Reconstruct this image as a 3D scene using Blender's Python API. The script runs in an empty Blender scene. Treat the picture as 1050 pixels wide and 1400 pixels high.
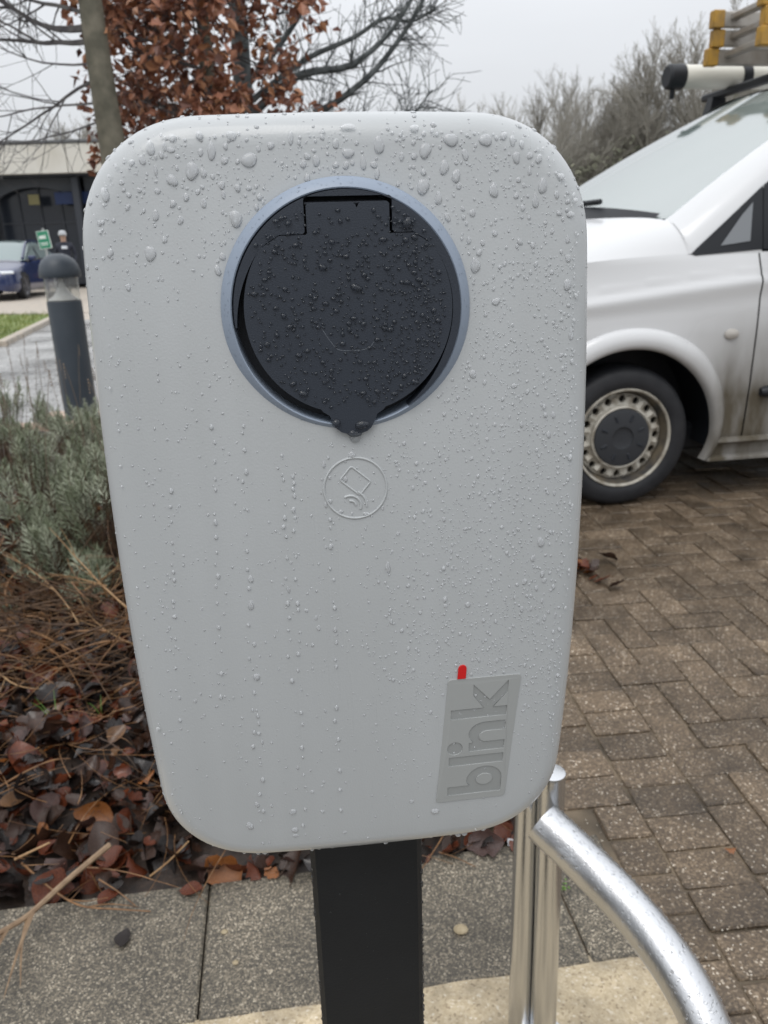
import bpy, math, random
from mathutils import Vector, Matrix, noise as mnoise
random.seed(11)
R = math.radians
sc = bpy.context.scene
col = sc.collection

# ---------------------------------------------------------------- camera
CAM_H = 1.2
PITCH, ROLL, FPX = 19.17, 1.59, 1058.5
cam_d = bpy.data.cameras.new('camera')
cam = bpy.data.objects.new('camera', cam_d); col.objects.link(cam)
fw = Vector((0, math.cos(R(PITCH)), -math.sin(R(PITCH))))
up0 = Vector((1, 0, 0)).cross(fw)
rt = Vector((1, 0, 0)) * math.cos(R(ROLL)) - up0 * math.sin(R(ROLL))
up = rt.cross(fw)
cam.matrix_world = Matrix(((rt.x, up.x, -fw.x, 0), (rt.y, up.y, -fw.y, 0), (rt.z, up.z, -fw.z, CAM_H), (0, 0, 0, 1)))
cam_d.sensor_fit = 'VERTICAL'; cam_d.sensor_height = 36; cam_d.lens = FPX / 1400 * 36
cam_d.clip_start = 0.02; cam_d.clip_end = 2000
cam_d.dof.use_dof = True; cam_d.dof.focus_distance = 0.43; cam_d.dof.aperture_fstop = 17
sc.camera = cam

# ---------------------------------------------------------------- overcast sky
w = bpy.data.worlds.new('World'); sc.world = w; w.use_nodes = True
nt = w.node_tree; nt.nodes.clear()
def wn(t, **k):
    n = nt.nodes.new(t)
    for a, b in k.items(): setattr(n, a, b)
    return n
sky = wn('ShaderNodeTexSky', sky_type='NISHITA', sun_disc=False, sun_elevation=R(60), sun_rotation=R(200), dust_density=4.0, air_density=1.0)
tc = wn('ShaderNodeTexCoord'); sep = wn('ShaderNodeSeparateXYZ')
nt.links.new(tc.outputs['Generated'], sep.inputs[0])
cl = wn('ShaderNodeClamp'); nt.links.new(sep.outputs['Z'], cl.inputs[0])
ramp = wn('ShaderNodeMath', operation='MULTIPLY_ADD'); ramp.inputs[1].default_value = 2.0; ramp.inputs[2].default_value = 1.0
nt.links.new(cl.outputs[0], ramp.inputs[0])          # overcast sky: zenith three times the horizon
nz = wn('ShaderNodeTexNoise'); nz.inputs['Scale'].default_value = 2.2; nz.inputs['Detail'].default_value = 5
mp = wn('ShaderNodeMapping'); mp.inputs['Scale'].default_value = (1, 1, 3); nt.links.new(tc.outputs['Generated'], mp.inputs[0]); nt.links.new(mp.outputs[0], nz.inputs['Vector'])
cm = wn('ShaderNodeMapRange'); cm.inputs['From Min'].default_value = .3; cm.inputs['From Max'].default_value = .7; cm.inputs['To Min'].default_value = .96; cm.inputs['To Max'].default_value = 1.04
nt.links.new(nz.outputs['Fac'], cm.inputs[0])
mul = wn('ShaderNodeMath', operation='MULTIPLY'); nt.links.new(ramp.outputs[0], mul.inputs[0]); nt.links.new(cm.outputs[0], mul.inputs[1])
vm = wn('ShaderNodeVectorMath', operation='SCALE'); vm.inputs[0].default_value = (4.72, 4.82, 4.98); nt.links.new(mul.outputs[0], vm.inputs['Scale'])
mix = wn('ShaderNodeMixRGB'); mix.inputs[0].default_value = .10
nt.links.new(vm.outputs[0], mix.inputs[1]); nt.links.new(sky.outputs[0], mix.inputs[2])
bg = wn('ShaderNodeBackground'); bg.inputs['Strength'].default_value = 0.13
out = wn('ShaderNodeOutputWorld')
nt.links.new(mix.outputs[0], bg.inputs[0]); nt.links.new(bg.outputs[0], out.inputs[0])

sun_d = bpy.data.lights.new('sun', 'SUN'); sun_d.energy = 1.0; sun_d.angle = R(35); sun_d.color = (1, .97, .93)
sun = bpy.data.objects.new('sun', sun_d); col.objects.link(sun)
sun.location = (-6, -8, 12); sun.rotation_euler = (R(30), 0, R(-20))

sc.view_settings.view_transform = 'Standard'; sc.view_settings.look = 'None'
sc.view_settings.exposure = 0.0; sc.view_settings.gamma = 1.0; sc.view_settings.use_curve_mapping = False
sc.render.engine = 'CYCLES'
sc.cycles.max_bounces = 10; sc.cycles.transmission_bounces = 8; sc.cycles.transparent_max_bounces = 12
sc.cycles.use_denoising = True
sc.cycles.sample_clamp_indirect = 6

# ---------------------------------------------------------------- materials
MATS = {}
def mat(name, base, rough=.5, metal=0., var=None, vscale=30., spec=.5, bump=0., bscale=200., bdetail=4., coat=0., coord='Object', transmission=0., ior=1.45, emit=None, var_pts=(.35, .65), alpha=1.):
    if name in MATS: return MATS[name]
    m = bpy.data.materials.new(name); m.use_nodes = True; MATS[name] = m
    t = m.node_tree; b = t.nodes['Principled BSDF']
    b.inputs['Base Color'].default_value = (*base, 1); b.inputs['Roughness'].default_value = rough
    b.inputs['Metallic'].default_value = metal; b.inputs['Specular IOR Level'].default_value = spec
    b.inputs['Coat Weight'].default_value = coat; b.inputs['Coat Roughness'].default_value = .08
    b.inputs['Transmission Weight'].default_value = transmission; b.inputs['IOR'].default_value = ior
    tcn = t.nodes.new('ShaderNodeTexCoord')
    if var is not None:
        n = t.nodes.new('ShaderNodeTexNoise'); n.inputs['Scale'].default_value = vscale; n.inputs['Detail'].default_value = 6
        t.links.new(tcn.outputs[coord], n.inputs['Vector'])
        r = t.nodes.new('ShaderNodeValToRGB'); r.color_ramp.elements[0].position = var_pts[0]; r.color_ramp.elements[1].position = var_pts[1]
        r.color_ramp.elements[0].color = (*base, 1); r.color_ramp.elements[1].color = (*var, 1)
        t.links.new(n.outputs['Fac'], r.inputs[0]); t.links.new(r.outputs[0], b.inputs['Base Color'])
    if bump:
        n2 = t.nodes.new('ShaderNodeTexNoise'); n2.inputs['Scale'].default_value = bscale; n2.inputs['Detail'].default_value = bdetail
        t.links.new(tcn.outputs[coord], n2.inputs['Vector'])
        bp = t.nodes.new('ShaderNodeBump'); bp.inputs['Strength'].default_value = bump; bp.inputs['Distance'].default_value = .002
        t.links.new(n2.outputs['Fac'], bp.inputs['Height']); t.links.new(bp.outputs[0], b.inputs['Normal'])
    return m
def nodes_of(m): return m.node_tree, m.node_tree.nodes['Principled BSDF']
def N(t, ty, **k):
    n = t.nodes.new(ty)
    for a, b in k.items(): setattr(n, a, b)
    return n

# ---------------------------------------------------------------- mesh helpers
class MB:
    def __init__(s): s.v = []; s.f = []; s.mi = []
    def add(s, vs, fs, mi=0):
        o = len(s.v); s.v.extend([tuple(p) for p in vs]); s.f.extend([tuple(i + o for i in f) for f in fs]); s.mi.extend([mi] * len(fs)); return s
    def box(s, c, h, bev=0., M=None, mi=0):
        x, y, z = h; b = min(bev, x, y, z) if bev else 0
        if not b:
            vs = [(i * x, j * y, k * z) for i in(-1, 1) for j in(-1, 1) for k in(-1, 1)]
            fs = [(0, 1, 3, 2), (4, 6, 7, 5), (0, 4, 5, 1), (2, 3, 7, 6), (0, 2, 6, 4), (1, 5, 7, 3)]
        else:
            vs = []; idx = {}
            for i in(-1, 1):
                for j in(-1, 1):
                    for k in(-1, 1):
                        for a in range(3):
                            p = [i * (x - b), j * (y - b), k * (z - b)]
                            p[a] = (i, j, k)[a] * h[a]; idx[(i, j, k, a)] = len(vs); vs.append(tuple(p))
            fs = []
            g = lambda i, j, k, a: idx[(i, j, k, a)]
            for s_ in(-1, 1):
                q = [(s_, -1, -1), (s_, 1, -1), (s_, 1, 1), (s_, -1, 1)]; q = q if s_ > 0 else q[::-1]; fs.append(tuple(g(*t, 0) for t in q))
                q = [(-1, s_, -1), (-1, s_, 1), (1, s_, 1), (1, s_, -1)]; q = q if s_ > 0 else q[::-1]; fs.append(tuple(g(*t, 1) for t in q))
                q = [(-1, -1, s_), (1, -1, s_), (1, 1, s_), (-1, 1, s_)]; q = q if s_ > 0 else q[::-1]; fs.append(tuple(g(*t, 2) for t in q))
            for a in range(3):
                b1, b2 = [q for q in range(3) if q != a]
                for s1 in(-1, 1):
                    for s2 in(-1, 1):
                        def P(sa, ax):
                            t = [0, 0, 0]; t[a] = sa; t[b1] = s1; t[b2] = s2; return g(*t, ax)
                        fs.append((P(-1, b1), P(1, b1), P(1, b2), P(-1, b2)))
            for i in(-1, 1):
                for j in(-1, 1):
                    for k in(-1, 1): fs.append((g(i, j, k, 0), g(i, j, k, 1), g(i, j, k, 2)))
        C = Vector(c)
        vs = [(M @ Vector(p) if M else Vector(p)) + C for p in vs]
        return s.add(vs, fs, mi)
    def tube(s, pts, rad, n=6, cap=True, mi=0, closed=False):
        pts = [Vector(p) for p in pts]; L = len(pts)
        if not hasattr(rad, '__len__'): rad = [rad] * L
        vs = []; fs = []; prev = None
        for i, p in enumerate(pts):
            if closed: d = pts[(i + 1) % L] - pts[i - 1]
            else: d = (pts[min(i + 1, L - 1)] - pts[max(i - 1, 0)])
            if d.length < 1e-9: d = Vector((0, 0, 1))
            d.normalize()
            if prev is None: a = d.orthogonal().normalized()
            else:
                a = prev - d * prev.dot(d)
                a = a.normalized() if a.length > 1e-6 else d.orthogonal().normalized()
            prev = a; b = d.cross(a)
            for k in range(n):
                t = 2 * math.pi * k / n
                vs.append(p + (a * math.cos(t) + b * math.sin(t)) * rad[i])
        for i in range(L if closed else L - 1):
            j = (i + 1) % L
            for k in range(n):
                fs.append((i * n + k, i * n + (k + 1) % n, j * n + (k + 1) % n, j * n + k))
        if cap and not closed:
            fs.append(tuple(range(n))[::-1]); fs.append(tuple((L - 1) * n + k for k in range(n)))
        return s.add(vs, fs, mi)
    def grid(s, G, flip=False, mi=0, wrap=False):
        r = len(G); c = len(G[0]); vs = [p for row in G for p in row]; fs = []
        for i in range(r - 1):
            for j in range(c if wrap else c - 1):
                k = (j + 1) % c
                q = (i * c + j, i * c + k, (i + 1) * c + k, (i + 1) * c + j)
                fs.append(q[::-1] if flip else q)
        return s.add(vs, fs, mi)
    def lathe(s, prof, n=32, M=None, mi=0, capends=False):
        # prof: (radius, height) along local z
        G = []
        for r, h in prof:
            row = []
            for k in range(n):
                t = 2 * math.pi * k / n; p = Vector((r * math.cos(t), r * math.sin(t), h)); row.append(M @ p if M else p)
            G.append(row)
        o = len(s.v); s.grid(G, mi=mi, wrap=True)
        if capends:
            L = len(G); s.f.append(tuple(o + (L - 1) * n + k for k in range(n))); s.mi.append(mi); s.f.append(tuple(o + k for k in range(n))[::-1]); s.mi.append(mi)
        return s
    def mesh(s, name, m, smooth=True, ang=None, merge=0.):
        me = bpy.data.meshes.new(name); me.from_pydata(s.v, [], s.f)
        ms = m if isinstance(m, (list, tuple)) else [m]
        for q in ms: me.materials.append(q)
        if len(ms) > 1: me.polygons.foreach_set('material_index', s.mi)
        if merge:
            import bmesh
            b = bmesh.new(); b.from_mesh(me); bmesh.ops.remove_doubles(b, verts=b.verts, dist=merge); bmesh.ops.recalc_face_normals(b, faces=b.faces); b.to_mesh(me); b.free()
        if smooth: me.polygons.foreach_set('use_smooth', [True] * len(me.polygons))
        me.update()
        if smooth and ang: me.set_sharp_from_angle(angle=R(ang))
        return me
    def build(s, name, m, parent=None, smooth=True, ang=40, loc=None, rot=None, merge=0.):
        o = bpy.data.objects.new(name, s.mesh(name, m, smooth, ang, merge)); col.objects.link(o)
        if loc is not None: o.location = loc
        if rot is not None: o.rotation_euler = rot
        if parent: o.parent = parent
        return o
def empty(name, loc=(0, 0, 0), rz=0., parent=None):
    o = bpy.data.objects.new(name, None); col.objects.link(o); o.location = loc; o.rotation_euler = (0, 0, rz); o.empty_display_size = .05
    if parent: o.parent = parent
    return o
def tag(o, label, cat, group=None):
    o['label'] = label; o['category'] = cat
    if group: o['group'] = group
    return o
def struct(o): o['kind'] = 'structure'; return o
def stuff(o): o['kind'] = 'stuff'; return o
def cat(P, n):   # catmull-rom resample of a list of vectors, n steps per span
    P = [Vector(p) for p in P]; o = []
    for i in range(len(P) - 1):
        a, b, c, d = P[max(i - 1, 0)], P[i], P[i + 1], P[min(i + 2, len(P) - 1)]
        for k in range(n):
            t = k / n
            o.append(.5 * ((2 * b) + (c - a) * t + (2 * a - 5 * b + 4 * c - d) * t * t + (3 * b - a - 3 * c + d) * t ** 3))
    o.append(P[-1]); return o
def net(C, nu, nv):   # control net rows -> dense grid
    rows = [cat(r, nu) for r in C]; L = len(rows[0])
    cols = [cat([r[j] for r in rows], nv) for j in range(L)]
    return [[cols[j][i] for j in range(L)] for i in range(len(cols[0]))]
def project(p):
    d = Vector(p) - Vector((0, 0, CAM_H)); z = d.dot(fw)
    if z <= 0.01: return None
    return 525 + FPX * d.dot(rt) / z, 700 - FPX * d.dot(up) / z, z
rnd = random.random
def ru(a, b): return a + (b - a) * random.random()

# ================================================================ ground
def speckle(m, cols, scale, base_noise=3., bump=.6, rough=(.35, .7), coord='Object', each=False):
    t, b = nodes_of(m); tcn = N(t, 'ShaderNodeTexCoord')
    vo = N(t, 'ShaderNodeTexVoronoi'); vo.inputs['Scale'].default_value = scale; t.links.new(tcn.outputs[coord], vo.inputs['Vector'])
    sp = N(t, 'ShaderNodeSeparateColor'); t.links.new(vo.outputs['Color'], sp.inputs[0])
    r = N(t, 'ShaderNodeValToRGB'); r.color_ramp.interpolation = 'LINEAR'
    el = r.color_ramp.elements
    el[0].position = cols[0][0]; el[0].color = (*cols[0][1], 1); el[1].position = cols[-1][0]; el[1].color = (*cols[-1][1], 1)
    for p, c in cols[1:-1]: e = el.new(p); e.color = (*c, 1)
    t.links.new(sp.outputs[0], r.inputs[0])
    n = N(t, 'ShaderNodeTexNoise'); n.inputs['Scale'].default_value = base_noise; n.inputs['Detail'].default_value = 7; t.links.new(tcn.outputs[coord], n.inputs['Vector'])
    mr = N(t, 'ShaderNodeMapRange'); mr.inputs['From Min'].default_value = .3; mr.inputs['From Max'].default_value = .7; mr.inputs['To Min'].default_value = .55; mr.inputs['To Max'].default_value = 1.35; t.links.new(n.outputs['Fac'], mr.inputs[0])
    mx = N(t, 'ShaderNodeVectorMath', operation='SCALE'); t.links.new(r.outputs[0], mx.inputs[0]); t.links.new(mr.outputs[0], mx.inputs['Scale'])
    t.links.new(mx.outputs[0], b.inputs['Base Color'])
    if each:      # every paver has a tone of its own
        oi = N(t, 'ShaderNodeObjectInfo'); m3 = N(t, 'ShaderNodeMapRange'); m3.inputs['To Min'].default_value = .74; m3.inputs['To Max'].default_value = 1.2; t.links.new(oi.outputs['Random'], m3.inputs[0])
        s3 = N(t, 'ShaderNodeVectorMath', operation='SCALE'); t.links.new(mx.outputs[0], s3.inputs[0]); t.links.new(m3.outputs[0], s3.inputs['Scale']); t.links.new(s3.outputs[0], b.inputs['Base Color'])
        ov = N(t, 'ShaderNodeVectorMath', operation='ADD'); t.links.new(tcn.outputs[coord], ov.inputs[0]); t.links.new(oi.outputs['Location'], ov.inputs[1])
        t.links.new(ov.outputs[0], n.inputs['Vector']); t.links.new(ov.outputs[0], vo.inputs['Vector'])
    rr = N(t, 'ShaderNodeMapRange'); rr.inputs['From Min'].default_value = .35; rr.inputs['From Max'].default_value = .65; rr.inputs['To Min'].default_value = rough[0]; rr.inputs['To Max'].default_value = rough[1]; t.links.new(n.outputs['Fac'], rr.inputs[0]); t.links.new(rr.outputs[0], b.inputs['Roughness'])
    n3 = N(t, 'ShaderNodeTexNoise'); n3.inputs['Scale'].default_value = scale * .8; n3.inputs['Detail'].default_value = 5; t.links.new(tcn.outputs[coord], n3.inputs['Vector'])
    bp = N(t, 'ShaderNodeBump'); bp.inputs['Strength'].default_value = bump; bp.inputs['Distance'].default_value = .003; t.links.new(n3.outputs['Fac'], bp.inputs['Height']); t.links.new(bp.outputs[0], b.inputs['Normal'])
    return m
M_earth = mat('far_ground', (.075, .068, .056), .6, var=(.11, .10, .085), vscale=.5, bump=.3, bscale=20)
M_brick = speckle(mat('brown_paver', (.1, .08, .06)), [(0, (.070, .050, .033)), (.5, (.102, .074, .048)), (.80, (.145, .106, .068)), (.95, (.22, .168, .115)), (1, (.48, .42, .34))], 260, 6, .7, (.28, .6), each=True)
M_joint = mat('joint_sand', (.050, .040, .028), .8, var=(.20, .155, .105), vscale=6, bump=.8, bscale=300)
M_slab = speckle(mat('aggregate_slab', (.2, .2, .18)), [(0, (.050, .045, .037)), (.4, (.086, .076, .059)), (.7, (.140, .120, .090)), (.9, (.22, .188, .14)), (1, (.38, .335, .26))], 360, 4, .8, (.4, .75))
M_sand = speckle(mat('sandy_concrete', (.30, .235, .15)), [(0, (.25, .195, .125)), (.12, (.38, .31, .205)), (.6, (.43, .355, .24)), (.93, (.47, .395, .28)), (1, (.56, .50, .40))], 260, 11, .5, (.5, .85))
M_soil = mat('mulch_soil', (.012, .008, .006), .6, var=(.034, .021, .014), vscale=60, bump=1., bscale=120)
M_road = speckle(mat('grey_block', (.3, .3, .3)), [(0, (.20, .20, .20)), (.5, (.30, .30, .295)), (1, (.40, .40, .39))], 60, 1.2, .3, (.22, .45))
M_grass = mat('grass', (.10, .16, .03), .6, var=(.2, .22, .05), vscale=3)
M_kerb = mat('kerb_stone', (.36, .33, .29), .6, var=(.46, .40, .33), vscale=6, bump=.4)
M_pinkkerb = mat('pink_kerb', (.42, .30, .22), .6, var=(.5, .38, .3), vscale=8, bump=.4)

ground = struct(MB().add([(-600, -300, -.05), (600, -300, -.05), (600, 900, -.05), (-600, 900, -.05)], [(0, 1, 2, 3)]).build('ground', M_earth, smooth=False))

SA = R(7.5)                                   # strip of slabs runs at this angle
S0 = Vector((.345, 1.016, 0)); Sx = Vector((math.cos(SA), math.sin(SA), 0)); Sy = Vector((-math.sin(SA), math.cos(SA), 0))
SD = .30
MS = Matrix.Rotation(SA, 3, 'Z')
pv = MB().box((0, 0, -.035), (2.2, SD / 2 + .002, .012)); 
pavement = struct(pv.build('pavement', M_joint, loc=S0 + Sy * (SD / 2), rot=(0, 0, SA), smooth=False))
slab_spans = [(-2.05, -1.372), (-1.37, -.682), (-.68, -.002), (.0, .128)]
for i, (a, b) in enumerate(slab_spans):
    sl = MB().box(((a + b) / 2, 0, -.013), ((b - a) / 2 - .0006, SD / 2 - .002, .013 + .002 * (i % 2)), .004)
    o = sl.build('slab', M_slab, pavement, smooth=False)

# sandy concrete round the post
G = []
for i in range(40):
    row = []
    for j in range(60):
        x = -1.6 + 1.728 * j / 59; y = .22 + .78 * i / 39
        p = S0 + Sx * (x) + Sy * (y * 1.0 - 1.0 + .0)
        if i == 39: p = S0 + Sx * x + Sy * (.012 + .022 * mnoise.noise((x * 9, 1.3, 0)) + .010 * mnoise.noise((x * 31, 4.3, 0)))
        row.append((p.x, p.y, -.001 + .004 * mnoise.noise((p.x * 5, p.y * 5, 0)) + (.0 if i < 39 else -.006) + (.003 if i > 34 else 0)))
    G.append(row)
concrete = struct(MB().grid(G).build('concrete_base', M_sand))

# herringbone pavers
BA = R(4.8); BO = Vector((.63, 1.0, 0)); Bx = Vector((math.cos(BA), math.sin(BA), 0)); By = Vector((-math.sin(BA), math.cos(BA), 0))
bricks = []
U = .1
for i in range(-70, 130):
    for j in range(-80, 140):
        k = (i + j) % 4     # 90 degree herringbone on a 0.1 m grid: cells (0: start of a horizontal brick, 2: start of an upright one)
        kk = (i - j) % 4
        if kk == 0 and i >= 1: c = ((i + 1) * U, (j + .5) * U, 0)
        elif kk == 0 and i == 0: c = (1.5 * U, (j + .5) * U, 2)
        elif kk == 3 and i >= 1: c = ((i + .5) * U, (j + 1) * U, 1)
        else: continue
        P = BO + Bx * c[0] + By * c[1]
        if not (.30 < P.x < 5.2 and .2 < P.y < 9.5): continue
        q = P - S0; sx, sy = q.dot(Sx), q.dot(Sy)
        if sx < .165 and sy < SD + .05: continue
        if P.x < .36 + .04 * math.sin(P.y * 3) and P.y < 6: continue
        bricks.append((P, c[2]))
for j in range(-80, 140):
    for c in ((.025, (j + .3) * U, 3), (-.155, (j + .75) * U, 0)):
        P = BO + Bx * c[0] + By * c[1]; q = P - S0
        if not .2 < P.y < 9.5: continue
        if c[2] == 0 and q.dot(Sx) < .165 and q.dot(Sy) < SD + .05:
            bricks.append((P + Bx * .055, 2)); continue
        bricks.append((P, c[2]))
jb = MB().add([(.2, .2, -.0075), (12, .2, -.0075), (12, 14, -.0075), (.2, 14, -.0075)], [(0, 1, 2, 3)])
paving = struct(jb.build('brick_paving', M_joint, smooth=False))
bmesh_v = []
for v_ in range(10):
    b_ = MB(); random.seed(50 + v_)
    b_.box((0, 0, -.02), ((.0982 if v_ < 6 else .0482 if v_ < 8 else .0730) - ru(0, .0015), .0480 - ru(0, .0012), .02), .0028)
    b_.v = [(x, y, z + (ru(-.0008, .0008) if z > -.01 else 0)) for x, y, z in b_.v]
    bmesh_v.append((b_, b_.mesh('brick', M_brick, smooth=False)))
random.seed(7)
vis = []
rest = []
for P, o_ in bricks:
    s = project(P)
    if s and 745 < s[0] < 1075 and 640 < s[1] < 1420: vis.append((s[2], P, o_))
    else: rest.append((P, o_))
vis.sort(key=lambda t: t[0])
def shape_of(o_): return bmesh_v[random.randrange(6)] if o_ < 2 else bmesh_v[random.randrange(6, 8) if o_ == 2 else random.randrange(8, 10)]
def brick_xf():
    return ru(-.0035, .0015), R(ru(-.9, .9)), R(ru(-.9, .9)), R(ru(-.9, .9))
for n_, (z_, P, o_) in enumerate(vis):
    if n_ < 300:
        dz, a1, a2, a3 = brick_xf()
        o = bpy.data.objects.new('brick', shape_of(o_)[1]); col.objects.link(o); o.parent = paving
        o.location = (P.x, P.y, dz); o.rotation_euler = (a2, a3, BA + (math.pi / 2 if o_ == 1 else 0) + a1)
    else: rest.append((P, o_))
rb = MB()
for P, o_ in rest:
    dz, a1, a2, a3 = brick_xf(); b_ = shape_of(o_)[0]
    M_ = Matrix.Translation((P.x, P.y, dz)) @ Matrix.Rotation(BA + (math.pi / 2 if o_ == 1 else 0) + a1, 4, 'Z') @ Matrix.Rotation(a2, 4, 'X')
    rb.add([M_ @ Vector(p) for p in b_.v], b_.f)
stuff(rb.build('bricks', M_brick, paving, smooth=False))

# planting bed: dark mulch, slightly heaped
G = []
for i in range(70):
    row = []
    for j in range(70):
        s = j / 69; t = i / 69
        x = -4.2 + s * 4.55; y = 1.28 + .0 + t * 4.0 + (x) * math.tan(SA) * (1 - t)
        h = -.02 + .05 * min(1, t * 14) + .03 * mnoise.noise((x * 4, y * 4, 0)) + .015 * mnoise.noise((x * 15, y * 15, 3))
        if s > .97: h = -.015
        row.append((x, y + .02 * mnoise.noise((x * 6, 0, 9)), h))
    G.append(row)
bed = struct(MB().grid(G).build('planting_bed', M_soil))

# pale block-paved drive on the left
road = struct(MB().add([(-16, 5.3, -.014), (-.3, 5.3, -.014), (-.3, 28, -.014), (-16, 28, -.014)], [(0, 1, 2, 3)]).build('road', M_kerb, smooth=False))
rb = MB(); random.seed(5); RA = R(12)
for i in range(-10, 60):
    for j in range(0, 100):
        x = -7.2 + i * .2 + (.1 if j % 2 else 0); y = 5.2 + j * .1
        X = -3 + (x + 3) * math.cos(RA) - (y - 7) * math.sin(RA); Y = 7 + (x + 3) * math.sin(RA) + (y - 7) * math.cos(RA)
        s = project((X, Y, 0))
        if not s or not (-40 < s[0] < 200) or Y < 5.35: continue
        rb.box((X, Y, -.012 + ru(-.002, .002)), (.0965, .0465, .012), .003, Matrix.Rotation(RA, 3, 'Z'))
stuff(rb.build('grey_blocks', M_road, road, smooth=False))
# pink kerb where the drive meets the bed
kb = struct(MB().box((-2.6, 5.42, .0), (2.6, .06, .05), .01, Matrix.Rotation(R(6), 3, 'Z')).build('kerb', M_pinkkerb, smooth=False))
# far footway, grass island with its kerb
struct(MB().add([(-14, 16.6, -.008), (-1, 16.6, -.008), (-1, 21, -.008), (-14, 21, -.008)], [(0, 1, 2, 3)]).build('footway', M_kerb, smooth=False))
isl = [(-9, 8.6), (-5.2, 10.75), (-6.05, 14.6), (-6.35, 15.6), (-9, 16.2), (-14, 16.2), (-14, 8.6)]
m_ = MB().add([(x, y, .05) for x, y in isl] + [(x, y, -.04) for x, y in isl], [tuple(range(7))] + [(i, i + 7, (i + 1) % 7 + 7, (i + 1) % 7) for i in range(7)])
grass_bed = struct(m_.build('grass_island', M_grass, smooth=False))
kc = MB()
for a, b in ((0, 1), (1, 2), (2, 3), (3, 4)):
    A, B = Vector((*isl[a], 0)), Vector((*isl[b], 0)); L = (B - A).length; n_ = max(1, int(L / .9))
    for k in range(n_):
        c = A.lerp(B, (k + .5) / n_); an = math.atan2(B.y - A.y, B.x - A.x)
        kc.box((c.x + .06 * math.sin(an), c.y - .06 * math.cos(an), .02), (L / n_ / 2 - .006, .06, .06), .012, Matrix.Rotation(an, 3, 'Z'))
stuff(kc.build('kerb_stones', M_kerb, grass_bed, smooth=False))
gb = MB(); random.seed(3)
for _ in range(5000):
    x, y = ru(-8.5, -5.3), ru(9.2, 15.9)
    if y < 10.6 + (x + 5.2) * .55 or x > -5.25 - (y - 10.75) * .22: continue
    h = ru(.03, .09); a = ru(0, 6.28); dx, dy = math.cos(a) * .006, math.sin(a) * .006
    gb.add([(x - dx, y - dy, .05), (x + dx, y + dy, .05), (x + ru(-.03, .03), y + ru(-.03, .03), .05 + h)], [(0, 1, 2)])
stuff(gb.build('grass_blades', M_grass, grass_bed, smooth=False))

# ================================================================ EV charger on its post
YAW = R(5.6436); CX, CY, CZ = -.0156, .40, 1.2 - .0318
V0, HB = -.1279, .2194           # face centre (below the socket centre) and half height
M_shell = mat('grey_shell', (.375, .395, .402), .34, bump=.07, bscale=900, bdetail=2, coat=.35)
def shell_streaks():
    t, b = nodes_of(M_shell); tcn = N(t, 'ShaderNodeTexCoord'); mp_ = N(t, 'ShaderNodeMapping'); mp_.inputs['Scale'].default_value = (42, 4, 1.6); t.links.new(tcn.outputs['Object'], mp_.inputs[0])
    n = N(t, 'ShaderNodeTexNoise'); n.inputs['Scale'].default_value = 1.; n.inputs['Detail'].default_value = 4; t.links.new(mp_.outputs[0], n.inputs['Vector'])
    n2 = N(t, 'ShaderNodeTexNoise'); n2.inputs['Scale'].default_value = 9.; n2.inputs['Detail'].default_value = 7; t.links.new(tcn.outputs['Object'], n2.inputs['Vector'])
    ad = N(t, 'ShaderNodeMath', operation='ADD'); t.links.new(n.outputs['Fac'], ad.inputs[0]); t.links.new(n2.outputs['Fac'], ad.inputs[1])
    r = N(t, 'ShaderNodeValToRGB'); e = r.color_ramp.elements; e[0].position = .38; e[1].position = .62; e[0].color = (.418, .437, .444, 1); e[1].color = (.436, .456, .465, 1)
    mu = N(t, 'ShaderNodeMath', operation='MULTIPLY'); mu.inputs[1].default_value = .5; t.links.new(ad.outputs[0], mu.inputs[0]); t.links.new(mu.outputs[0], r.inputs[0]); t.links.new(r.outputs[0], b.inputs['Base Color'])
    rr = N(t, 'ShaderNodeMapRange'); rr.inputs['From Min'].default_value = .35; rr.inputs['From Max'].default_value = .65; rr.inputs['To Min'].default_value = .24; rr.inputs['To Max'].default_value = .44; t.links.new(n.outputs['Fac'], rr.inputs[0]); t.links.new(rr.outputs[0], b.inputs['Roughness'])
shell_streaks()
M_ring = mat('socket_ring', (.25, .30, .375), .35, bump=.05, bscale=700)
M_lid = mat('lid_plastic', (.027, .034, .047), .42, bump=.12, bscale=1500)
M_dark = mat('dark_recess', (.016, .020, .027), .5)
M_water = mat('water', (1, 1, 1), 0.0, transmission=1., ior=1.333)
M_lidwater = mat('lid_water', (.22, .25, .30), .03, transmission=.90, ior=1.333, spec=.8)  # milky tint in the colour stands in for highlights on the drops
M_drop = mat('rain_drop', (.80, .82, .84), .02, transmission=.62, ior=1.333, spec=.6)  # clear water given a milky base, painting in the bright sky reflection
M_panel = mat('logo_panel', (.335, .348, .344), .42)
M_letter = mat('logo_letter', (.285, .297, .294), .5)
M_red = mat('red_mark', (.55, .012, .012), .4)
M_black = mat('black_post', (.0055, .0068, .0085), .6, var=(.008, .0095, .0115), vscale=15, bump=.15, bscale=500)

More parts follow.
